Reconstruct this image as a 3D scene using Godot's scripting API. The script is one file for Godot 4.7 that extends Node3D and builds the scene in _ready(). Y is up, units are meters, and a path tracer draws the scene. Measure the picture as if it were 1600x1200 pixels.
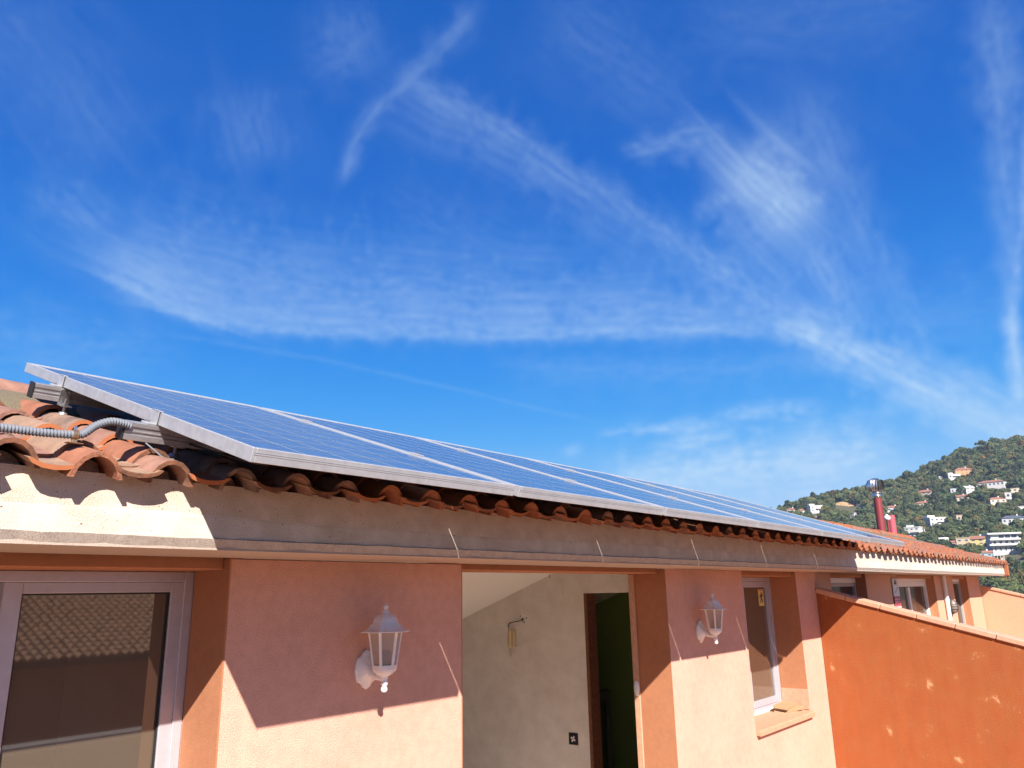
extends Node3D

# ---------------------------------------------------------------- shared state
var M := {}                      # materials
var names := {}                  # how often a name was used, per parent
const PITCH := 0.195             # roof tile pitch
const AL := 0.327907             # slope of the solar array
const CREST0 := 0.373            # height of the cover tiles' crest at the eave
const ROOF_M := 0.325            # slope of the tiled roof
const EAVE_Z := 0.455
const RIDGE_Z := -1.0
const FLOOR_Y := -1.95
const SPLIT_X := 7.34            # where our house ends and the neighbour's begins
const END_X := 15.2

func lin(r: float, g: float, b: float, a := 1.0) -> Color:
	var c := Color(r, g, b).linear_to_srgb()
	c.a = a
	return c

func _ready() -> void:
	# ------------------------------------------------ camera, sky, sun, exposure
	var cam := Camera3D.new()
	cam.name = "camera"
	add_child(cam)
	cam.transform = Transform3D(Basis(Vector3(0.63410368, -0.0191502, 0.77301086), Vector3(-0.18969817, 0.96529054, 0.17952377), Vector3(-0.74961799, -0.26047543, 0.60846152)), Vector3(0, 0, 2.466142))
	cam.fov = rad_to_deg(2.0 * atan(600.0 / 1217.2143))
	cam.near = 0.05
	cam.far = 9000.0
	cam.current = true
	var env := Environment.new()
	env.background_mode = Environment.BG_SKY
	var sky := Sky.new()
	var pano := PanoramaSkyMaterial.new()
	pano.panorama = make_sky()
	sky.sky_material = pano
	env.sky = sky
	env.background_energy_multiplier = 0.455
	env.ambient_light_source = Environment.AMBIENT_SOURCE_SKY
	env.tonemap_mode = Environment.TONE_MAPPER_LINEAR
	env.tonemap_exposure = 2.2
	env.sdfgi_enabled = true
	env.ssao_enabled = true
	env.ssil_enabled = true
	env.fog_enabled = true
	env.fog_density = 0.00013
	env.fog_light_color = Color(0.72, 0.82, 0.95)
	var we := WorldEnvironment.new()
	we.name = "world_environment"
	we.environment = env
	add_child(we)
	var sun := DirectionalLight3D.new()
	sun.name = "sun"
	add_child(sun)
	sun.look_at_from_position(Vector3(-0.7395, 0.8923, 1.0) * 20.0, Vector3.ZERO, Vector3.UP)
	sun.light_energy = 1.6
	sun.light_color = Color(1.0, 0.965, 0.925)
	sun.light_angular_distance = 0.5
	sun.shadow_enabled = true
	make_materials()
	# ------------------------------------------------ setting and large structure
	make_ground()
	make_terrace()
	make_own_house()
	make_neighbour_house()
	make_opposite_house()
	# ------------------------------------------------ things near by
	make_solar_panels()
	make_rails()
	make_conduit()
	make_lanterns()
	make_garden_walls()
	make_room_things()
	make_sill_things()
	make_neighbour_things()
	make_flues()
	# ------------------------------------------------ the far hillside
	make_hill_houses()
	make_trees()

# ================================================================= helpers
func unique(called: String, parent: Node) -> String:
	var key := str(parent.get_instance_id()) + called
	var n: int = names.get(key, 0)
	names[key] = n + 1
	return called if n == 0 else "%s_%03d" % [called, n]

func put(o: Node3D, called: String, parent: Node) -> Node3D:
	o.name = unique(called, parent)
	parent.add_child(o, true)
	return o

func thing(called: String, label: String, category: String, at := Vector3.ZERO, group := "") -> Node3D:
	var o := Node3D.new()
	put(o, called, self)
	o.position = at
	tag(o, label, category, group)
	return o

func tag(o: Node, label: String, category: String, group := "") -> void:
	o.set_meta("label", label)
	o.set_meta("category", category)
	if group != "":
		o.set_meta("group", group)

func inst(mesh: Mesh, called: String, parent: Node, mat: Material = null, xf := Transform3D.IDENTITY) -> MeshInstance3D:
	var o := MeshInstance3D.new()
	o.mesh = mesh
	if mat:
		o.set_surface_override_material(0, mat)
	o.transform = xf
	put(o, called, parent)
	return o

func mb() -> SurfaceTool:
	var st := SurfaceTool.new()
	st.begin(Mesh.PRIMITIVE_TRIANGLES)
	st.set_smooth_group(-1)
	st.set_uv(Vector2.ZERO)
	return st

func done(st: SurfaceTool, mat: Material) -> ArrayMesh:
	st.generate_normals()
	var m := st.commit()
	m.surface_set_material(0, mat)
	return m

func obj(st: SurfaceTool, called: String, mat: Material, parent: Node, at := Vector3.ZERO) -> MeshInstance3D:
	return inst(done(st, mat), called, parent, null, Transform3D(Basis.IDENTITY, at))

func tri(st: SurfaceTool, a: Vector3, b: Vector3, c: Vector3) -> void:
	st.add_vertex(a); st.add_vertex(b); st.add_vertex(c)

func quad(st: SurfaceTool, a: Vector3, b: Vector3, c: Vector3, d: Vector3) -> void:
	# clockwise seen from the front
	st.set_uv(Vector2(0, 1)); st.add_vertex(a)
	st.set_uv(Vector2(0, 0)); st.add_vertex(b)
	st.set_uv(Vector2(1, 0)); st.add_vertex(c)
	st.set_uv(Vector2(0, 1)); st.add_vertex(a)
	st.set_uv(Vector2(1, 0)); st.add_vertex(c)
	st.set_uv(Vector2(1, 1)); st.add_vertex(d)

func box(st: SurfaceTool, lo: Vector3, hi: Vector3, bev := 0.0, xf := Transform3D.IDENTITY) -> void:
	# a box whose twelve edges may be chamfered
	var c := (lo + hi) * 0.5
	var h := (hi - lo) * 0.5
	var b := minf(bev, minf(h.x, minf(h.y, h.z)) * 0.9)
	for ax in 3:
		var u := (ax + 1) % 3
		var v := (ax + 2) % 3
		for s in [-1.0, 1.0]:
			var p := []
			for k in [[-1, -1], [1, -1], [1, 1], [-1, 1]]:
				var q := Vector3.ZERO
				q[ax] = s * h[ax]
				q[u] = k[0] * (h[u] - b)
				q[v] = k[1] * (h[v] - b)
				p.append(xf * (c + q))
			if s > 0:
				quad(st, p[3], p[2], p[1], p[0])
			else:
				quad(st, p[0], p[1], p[2], p[3])
	if b <= 0.0:
		return
	for ax in 3:
		var u := (ax + 1) % 3
		var v := (ax + 2) % 3
		for su in [-1.0, 1.0]:
			for sv in [-1.0, 1.0]:
				var p := []
				for k in [[-1, 0], [-1, 1], [1, 1], [1, 0]]:
					var q := Vector3.ZERO
					q[ax] = k[0] * (h[ax] - b)
					q[u] = su * (h[u] - (b if k[1] == 1 else 0.0))
					q[v] = sv * (h[v] - (0.0 if k[1] == 1 else b))
					p.append(xf * (c + q))
				if su * sv > 0:
					quad(st, p[0], p[1], p[2], p[3])
				else:
					quad(st, p[3], p[2], p[1], p[0])
	for sx in [-1.0, 1.0]:
		for sy in [-1.0, 1.0]:
			for sz in [-1.0, 1.0]:
				var s := Vector3(sx, sy, sz)
				var a := xf * (c + s * (h - Vector3(0, b, b)))
				var e := xf * (c + s * (h - Vector3(b, 0, b)))
				var f := xf * (c + s * (h - Vector3(b, b, 0)))
				if sx * sy * sz > 0:
					tri(st, a, f, e)
				else:
					tri(st, a, e, f)

func prism(st: SurfaceTool, poly: PackedVector2Array, a: float, b: float, axis: int) -> void:
	# a polygon in the plane across an axis, drawn out from a to b along it (axis 0: (z, y); axis 2: (x, y))
	var at := func(p: Vector2, t: float) -> Vector3:
		return Vector3(t, p.y, p.x) if axis == 0 else Vector3(p.x, p.y, t)
	var idx := Geometry2D.triangulate_polygon(poly)
	for k in range(0, idx.size(), 3):
		tri(st, at.call(poly[idx[k]], a), at.call(poly[idx[k + 1]], a), at.call(poly[idx[k + 2]], a))
		tri(st, at.call(poly[idx[k]], b), at.call(poly[idx[k + 2]], b), at.call(poly[idx[k + 1]], b))
	for k in poly.size():
		var p := poly[k]
		var q := poly[(k + 1) % poly.size()]
		quad(st, at.call(p, a), at.call(p, b), at.call(q, b), at.call(q, a))

func ring(st: SurfaceTool, c: Vector3, ex: Vector3, ey: Vector3, n: int) -> PackedVector3Array:
	var r := PackedVector3Array()
	for k in n:
		var t := TAU * k / n
		r.append(c + ex * cos(t) + ey * sin(t))
	return r

func skin(st: SurfaceTool, a: PackedVector3Array, b: PackedVector3Array) -> void:
	for k in a.size():
		var l := (k + 1) % a.size()
		quad(st, a[k], b[k], b[l], a[l])

func cap(st: SurfaceTool, a: PackedVector3Array) -> void:
	for k in range(1, a.size() - 1):
		tri(st, a[0], a[k], a[k + 1])

func lathe(st: SurfaceTool, prof: Array, n: int, centre: Vector3, turn := 0.0, smooth := true) -> void:
	# prof: [radius, height] from the bottom up
	st.set_smooth_group(1 if smooth else -1)
	var rings := []
	for p in prof:
		var r := PackedVector3Array()
		for k in n:
			var t := TAU * k / n + turn
			r.append(centre + Vector3(cos(t) * p[0], p[1], -sin(t) * p[0]))
		rings.append(r)
	for k in rings.size() - 1:
		skin(st, rings[k], rings[k + 1])
	st.set_smooth_group(-1)
	cap(st, rings[-1])
	var low: PackedVector3Array = rings[0].duplicate()
	low.reverse()
	cap(st, low)

func tube(st: SurfaceTool, path: Array, radius, n := 8) -> void:
	# radius: a number or one per point
	st.set_smooth_group(1)
	var prev: PackedVector3Array
	var up := Vector3.UP
	for k in path.size():
		var d: Vector3 = (path[mini(k + 1, path.size() - 1)] - path[maxi(k - 1, 0)]).normalized()
		if absf(d.dot(up)) > 0.95:
			up = Vector3.RIGHT if absf(d.x) < 0.9 else Vector3.BACK
		var ex := d.cross(up).normalized()
		var ey := d.cross(ex).normalized()
		up = -ey
		var rr: float = radius if radius is float else radius[k]
		var r := ring(st, path[k], ex * rr, ey * rr, n)
		if k > 0:
			skin(st, prev, r)
		else:
			st.set_smooth_group(-1)
			cap(st, r)
			st.set_smooth_group(1)
		prev = r
	st.set_smooth_group(-1)
	prev.reverse()
	cap(st, prev)

func smooth_path(pts: Array, per: int) -> Array:
	var out := []
	for k in pts.size() - 1:
		var p0: Vector3 = pts[maxi(k - 1, 0)]
		var p3: Vector3 = pts[mini(k + 2, pts.size() - 1)]
		for s in per:
			out.append((pts[k] as Vector3).cubic_interpolate(pts[k + 1], p0, p3, float(s) / per))
	out.append(pts[-1])
	return out

# ================================================================= textures and materials
func noise(seed_: int, freq: float, oct := 4, kind := FastNoiseLite.TYPE_SIMPLEX_SMOOTH) -> FastNoiseLite:
	var n := FastNoiseLite.new()
	n.seed = seed_
	n.frequency = freq
	n.fractal_octaves = oct
	n.noise_type = kind
	return n

func speckle(size: int, seed_: int, lo: Color, hi: Color, fine := 0.22, coarse := 0.012, fine_share := 0.5, dots := 0, dot_color := Color.WHITE) -> ImageTexture:
	# a repeating colour texture of fine grain over broad blotches, with a few specks
	var a := noise(seed_, fine, 3).get_seamless_image(size, size).get_data()
	var b := noise(seed_ + 7, coarse, 4).get_seamless_image(size, size).get_data()
	var bytes := PackedByteArray()
	bytes.resize(size * size * 3)
	for i in size * size:
		var t := clampf((a[i] * fine_share + b[i] * (1.0 - fine_share)) / 255.0, 0.0, 1.0)
		bytes[i * 3] = int(lerpf(lo.r, hi.r, t) * 255.0)
		bytes[i * 3 + 1] = int(lerpf(lo.g, hi.g, t) * 255.0)
		bytes[i * 3 + 2] = int(lerpf(lo.b, hi.b, t) * 255.0)
	var im := Image.create_from_data(size, size, false, Image.FORMAT_RGB8, bytes)
	var rng := RandomNumberGenerator.new()
	rng.seed = seed_
	for k in dots:
		var x := rng.randi() % size
		var y := rng.randi() % size
		var w := 1 + rng.randi() % 3
		im.fill_rect(Rect2i(x, y, w, 1 + rng.randi() % 2), dot_color.lerp(im.get_pixel(x, y), rng.randf() * 0.7))
	im.generate_mipmaps()
	return ImageTexture.create_from_image(im)

func grain(size: int, seed_: int, freq: float, strength: float, oct := 3) -> ImageTexture:
	var im := noise(seed_, freq, oct).get_seamless_image(size, size)
	im.convert(Image.FORMAT_RGBA8)
	im.bump_map_to_normal_map(strength)
	return ImageTexture.create_from_image(im)

func mat(called: String, color: Color, rough := 0.9, tex: Texture2D = null, scale := 1.0, nrm: Texture2D = null, nscale := 1.0, world := true) -> StandardMaterial3D:
	var m := StandardMaterial3D.new()
	m.resource_name = called
	m.albedo_color = color
	m.roughness = rough
	if tex:
		m.albedo_texture = tex
	if nrm:
		m.normal_enabled = true
		m.normal_texture = nrm
		m.normal_scale = nscale
	if tex or nrm:
		m.uv1_triplanar = true
		m.uv1_world_triplanar = world
		m.uv1_scale = Vector3.ONE * scale
	M[called] = m
	return m

func mottle(m: StandardMaterial3D, tex: Texture2D, scale: float) -> void:
	# broad uneven weathering multiplied over a material
	m.detail_enabled = true
	m.detail_blend_mode = BaseMaterial3D.BLEND_MODE_MUL
	m.detail_albedo = tex
	m.detail_uv_layer = BaseMaterial3D.DETAIL_UV_2
	m.uv2_triplanar = true
	m.uv2_world_triplanar = true
	m.uv2_scale = Vector3.ONE * scale

func make_materials() -> void:
	var bump := grain(512, 3, 0.30, 3.0)
	var bump_fine := grain(512, 5, 0.3, 4.0)
	var bump_rough := grain(512, 9, 0.14, 5.0, 4)
	var plain_grain := speckle(512, 11, Color(0.80, 0.79, 0.78), Color(1, 1, 1), 0.22, 0.02, 0.75)
	var blotch := speckle(512, 12, Color(0.92, 0.91, 0.90), Color(1, 1, 1), 0.05, 0.008, 0.3)
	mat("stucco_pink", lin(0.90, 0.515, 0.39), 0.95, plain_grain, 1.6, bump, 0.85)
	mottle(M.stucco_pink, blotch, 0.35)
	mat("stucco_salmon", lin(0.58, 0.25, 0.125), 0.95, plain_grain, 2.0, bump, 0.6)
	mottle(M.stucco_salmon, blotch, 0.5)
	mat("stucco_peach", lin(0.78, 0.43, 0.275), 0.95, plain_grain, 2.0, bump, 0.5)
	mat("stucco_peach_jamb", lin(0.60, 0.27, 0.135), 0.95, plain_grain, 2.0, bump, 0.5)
	mat("cornice_rough", lin(0.75, 0.66, 0.57), 0.95, speckle(512, 21, Color(0.82, 0.79, 0.74), Color(1, 1, 1), 0.2, 0.012, 0.5, 260, Color(0.35, 0.27, 0.2)), 1.6, bump, 0.6)
	mottle(M.cornice_rough, blotch, 0.8)
	mat("cornice_smooth", lin(0.74, 0.69, 0.63), 0.95, speckle(512, 23, Color(0.84, 0.81, 0.77), Color(1, 1, 1), 0.2, 0.012, 0.4, 150, Color(0.4, 0.3, 0.24)), 1.3, bump, 0.35)
	mottle(M.cornice_smooth, blotch, 0.6)
	mat("drip_edge", lin(0.55, 0.49, 0.43), 0.95, speckle(512, 25, Color(0.72, 0.70, 0.68), Color(1, 1, 1), 0.1, 0.02, 0.5, 200, Color(0.3, 0.24, 0.2)), 1.5, bump, 0.5)
	mat("soffit", lin(0.52, 0.42, 0.35), 0.95, plain_grain, 1.5, bump, 0.3)
	mat("render_orange", lin(0.54, 0.165, 0.038), 0.92, null, 1.0)
	# roof tiles: several firings
	var tile_tones := [[0.30, 0.105, 0.055, 0.50, 0.21, 0.115], [0.30, 0.18, 0.115, 0.52, 0.33, 0.22], [0.10, 0.075, 0.065, 0.52, 0.30, 0.20], [0.26, 0.12, 0.085, 0.50, 0.27, 0.19], [0.33, 0.10, 0.045, 0.54, 0.20, 0.09]]
	var tile_bump := grain(256, 31, 0.12, 3.0)
	for k in 5:
		var t: Array = tile_tones[k]
		mat("tile_%d" % k, Color(1, 1, 1), 0.85, speckle(256, 40 + k, lin(t[0], t[1], t[2]) * 0.78, lin(t[3], t[4], t[5]) * 0.9, 0.11, 0.016, 0.22, 120, Color(0.2, 0.17, 0.14)), 2.2 + 0.37 * k, tile_bump, 0.5)
	mat("tile_rim", lin(0.46, 0.155, 0.06), 0.9, blotch, 9.0)
	mat("tile_rim_dark", lin(0.22, 0.10, 0.055), 0.9, M.tile_2.albedo_texture, 7.0)
	M.tile_rim_dark.albedo_color = Color(0.95, 0.8, 0.7)
	mat("ridge_clay", lin(0.40, 0.135, 0.065), 0.85, plain_grain, 2.0, tile_bump, 0.4)
	mat("mortar", lin(0.33, 0.29, 0.22), 0.98, speckle(512, 51, Color(0.45, 0.42, 0.36), Color(1, 0.98, 0.92), 0.16, 0.04, 0.7, 900, Color(0.95, 0.93, 0.86)), 1.9, bump_rough, 1.3)
	mat("deck", lin(0.08, 0.06, 0.05), 0.95)
	# metals and plastics
	var alu := mat("aluminium", lin(0.50, 0.51, 0.53), 0.45, speckle(256, 61, Color(0.84, 0.84, 0.85), Color(1, 1, 1), 0.05, 0.02, 0.5), 3.0)
	alu.metallic = 0.35
	var rail := mat("rail_aluminium", lin(0.55, 0.53, 0.53), 0.42, speckle(256, 62, Color(0.82, 0.82, 0.83), Color(1, 1, 1), 0.08, 0.02, 0.5), 4.0)
	rail.metallic = 0.7
	var steel := mat("steel", lin(0.62, 0.62, 0.62), 0.25)
	steel.metallic = 0.95
	mat("black_plastic", lin(0.012, 0.012, 0.013), 0.5)
	mat("conduit_grey", lin(0.155, 0.17, 0.195), 0.7)
	var copper := mat("clip_metal", lin(0.42, 0.28, 0.17), 0.4)
	copper.metallic = 0.8
	mat("lamp_white", lin(0.88, 0.86, 0.85), 0.38, speckle(256, 65, Color(0.90, 0.89, 0.88), Color(1, 1, 1), 0.05, 0.02, 0.4), 5.0)
	var frost := mat("lamp_glass", lin(0.52, 0.43, 0.35, 0.5), 0.22)
	frost.transparency = BaseMaterial3D.TRANSPARENCY_ALPHA
	mat("window_alu", lin(0.52, 0.49, 0.53), 0.42, speckle(256, 66, Color(0.93, 0.93, 0.93), Color(1, 1, 1), 0.05, 0.02, 0.4), 3.0)
	M.window_alu.metallic = 0.25
	mat("gasket", lin(0.015, 0.014, 0.014), 0.6)
	var g := mat("window_glass", lin(0.11, 0.088, 0.066, 0.86), 0.03)
	g.transparency = BaseMaterial3D.TRANSPARENCY_ALPHA
	g.metallic_specular = 0.7
	g.clearcoat_enabled = true
	g.clearcoat = 1.0
	g.clearcoat_roughness = 0.02
	mat("white_paint", lin(0.78, 0.77, 0.74), 0.5)
	mat("neighbour_glass", lin(0.055, 0.043, 0.036), 0.12).metallic_specular = 0.35
	mat("lens_brown", lin(0.22, 0.18, 0.16), 0.35)
	mat("plaster_white", lin(0.88, 0.82, 0.75), 0.95, speckle(512, 71, Color(0.90, 0.89, 0.87), Color(1, 1, 1), 0.09, 0.01, 0.35, 40, Color(0.6, 0.56, 0.5)), 0.9, bump_fine, 0.12)
	mottle(M.plaster_white, blotch, 0.45)
	mat("plaster_ceiling", lin(0.88, 0.84, 0.78), 0.95)
	mat("green_paint", lin(0.26, 0.36, 0.08), 0.8)
	mat("room_floor", lin(0.62, 0.54, 0.45), 0.6)
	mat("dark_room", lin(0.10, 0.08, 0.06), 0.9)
	mat("brown_frame", lin(0.28, 0.115, 0.055), 0.8, speckle(256, 73, Color(0.55, 0.5, 0.45), Color(1, 1, 1), 0.1, 0.03, 0.5, 90, Color(0.85, 0.8, 0.72)), 3.0)
	mat("terracotta_floor", lin(0.72, 0.44, 0.29), 0.85, speckle(256, 75, Color(0.8, 0.78, 0.75), Color(1, 1, 1), 0.1, 0.02, 0.4), 1.5)
	mat("sill_tile", lin(0.62, 0.36, 0.235), 0.75, speckle(256, 77, Color(0.82, 0.79, 0.76), Color(1, 1, 1), 0.12, 0.03, 0.5), 3.0)
	mat("coping_tile", lin(0.64, 0.37, 0.25), 0.75, speckle(256, 78, Color(0.84, 0.81, 0.78), Color(1, 1, 1), 0.12, 0.03, 0.5), 2.5)
	mat("raw_tile", lin(0.55, 0.36, 0.20), 0.9, speckle(256, 79, Color(0.75, 0.72, 0.68), Color(1, 1, 1), 0.15, 0.03, 0.5), 6.0)
	mat("cream_plastic", lin(0.62, 0.50, 0.30), 0.5)
	mat("wire_dark", lin(0.04, 0.035, 0.03), 0.7)
	mat("sticker_yellow", lin(0.72, 0.52, 0.16), 0.6)
	mat("flue_red", lin(0.25, 0.035, 0.04), 0.5, speckle(256, 81, Color(0.86, 0.84, 0.84), Color(1, 1, 1), 0.05, 0.03, 0.4), 2.0)
	mat("flue_pink", lin(0.52, 0.10, 0.13), 0.6, speckle(256, 82, Color(0.80, 0.78, 0.78), Color(1, 1, 1), 0.08, 0.03, 0.4), 2.5)
	mat("shutter_grey", lin(0.42, 0.38, 0.35), 0.6)
	mat("banner_red", lin(0.55, 0.10, 0.13), 0.6)
	mat("banner_grey", lin(0.42, 0.42, 0.45), 0.6)
	# far hillside
	mat("hill_white", lin(0.58, 0.56, 0.53), 0.9)
	mat("hill_cream", lin(0.62, 0.52, 0.38), 0.9)
	mat("hill_yellow", lin(0.66, 0.50, 0.19), 0.9)
	mat("hill_tan", lin(0.44, 0.34, 0.23), 0.9)
	mat("hill_orange", lin(0.56, 0.25, 0.09), 0.9)
	mat("hill_pink", lin(0.55, 0.20, 0.18), 0.9)
	mat("hill_grey", lin(0.40, 0.40, 0.41), 0.9)
	mat("hill_roof", lin(0.42, 0.19, 0.125), 0.9, speckle(256, 85, Color(0.7, 0.68, 0.66), Color(1, 1, 1), 0.1, 0.03, 0.5), 0.3)
	mat("hill_slate", lin(0.075, 0.09, 0.12), 0.8)
	mat("hill_glass", lin(0.05, 0.065, 0.085), 0.2)
	mat("hill_stone", lin(0.16, 0.14, 0.12), 0.95, speckle(256, 86, Color(0.6, 0.6, 0.58), Color(1, 1, 1), 0.1, 0.05, 0.5), 0.25)
	mat("teal_glass", lin(0.25, 0.36, 0.38), 0.3)
	mat("bark", lin(0.10, 0.07, 0.05), 0.95)
	mat("terrain", Color.WHITE, 0.98, speckle(512, 91, lin(0.03, 0.035, 0.015), lin(0.14, 0.11, 0.06), 0.06, 0.015, 0.5), 0.02)
	for k in 3:
		var c: Array = [[0.098, 0.128, 0.042], [0.062, 0.090, 0.035], [0.12, 0.128, 0.046]][k]
		var f := mat("needles_%d" % k, lin(c[0], c[1], c[2]), 0.8)
		f.vertex_color_use_as_albedo = true
		f.backlight_enabled = true
		f.backlight = Color(0.25, 0.3, 0.1)
	mat("scrub_brown", lin(0.13, 0.095, 0.06), 0.95).vertex_color_use_as_albedo = true

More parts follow.
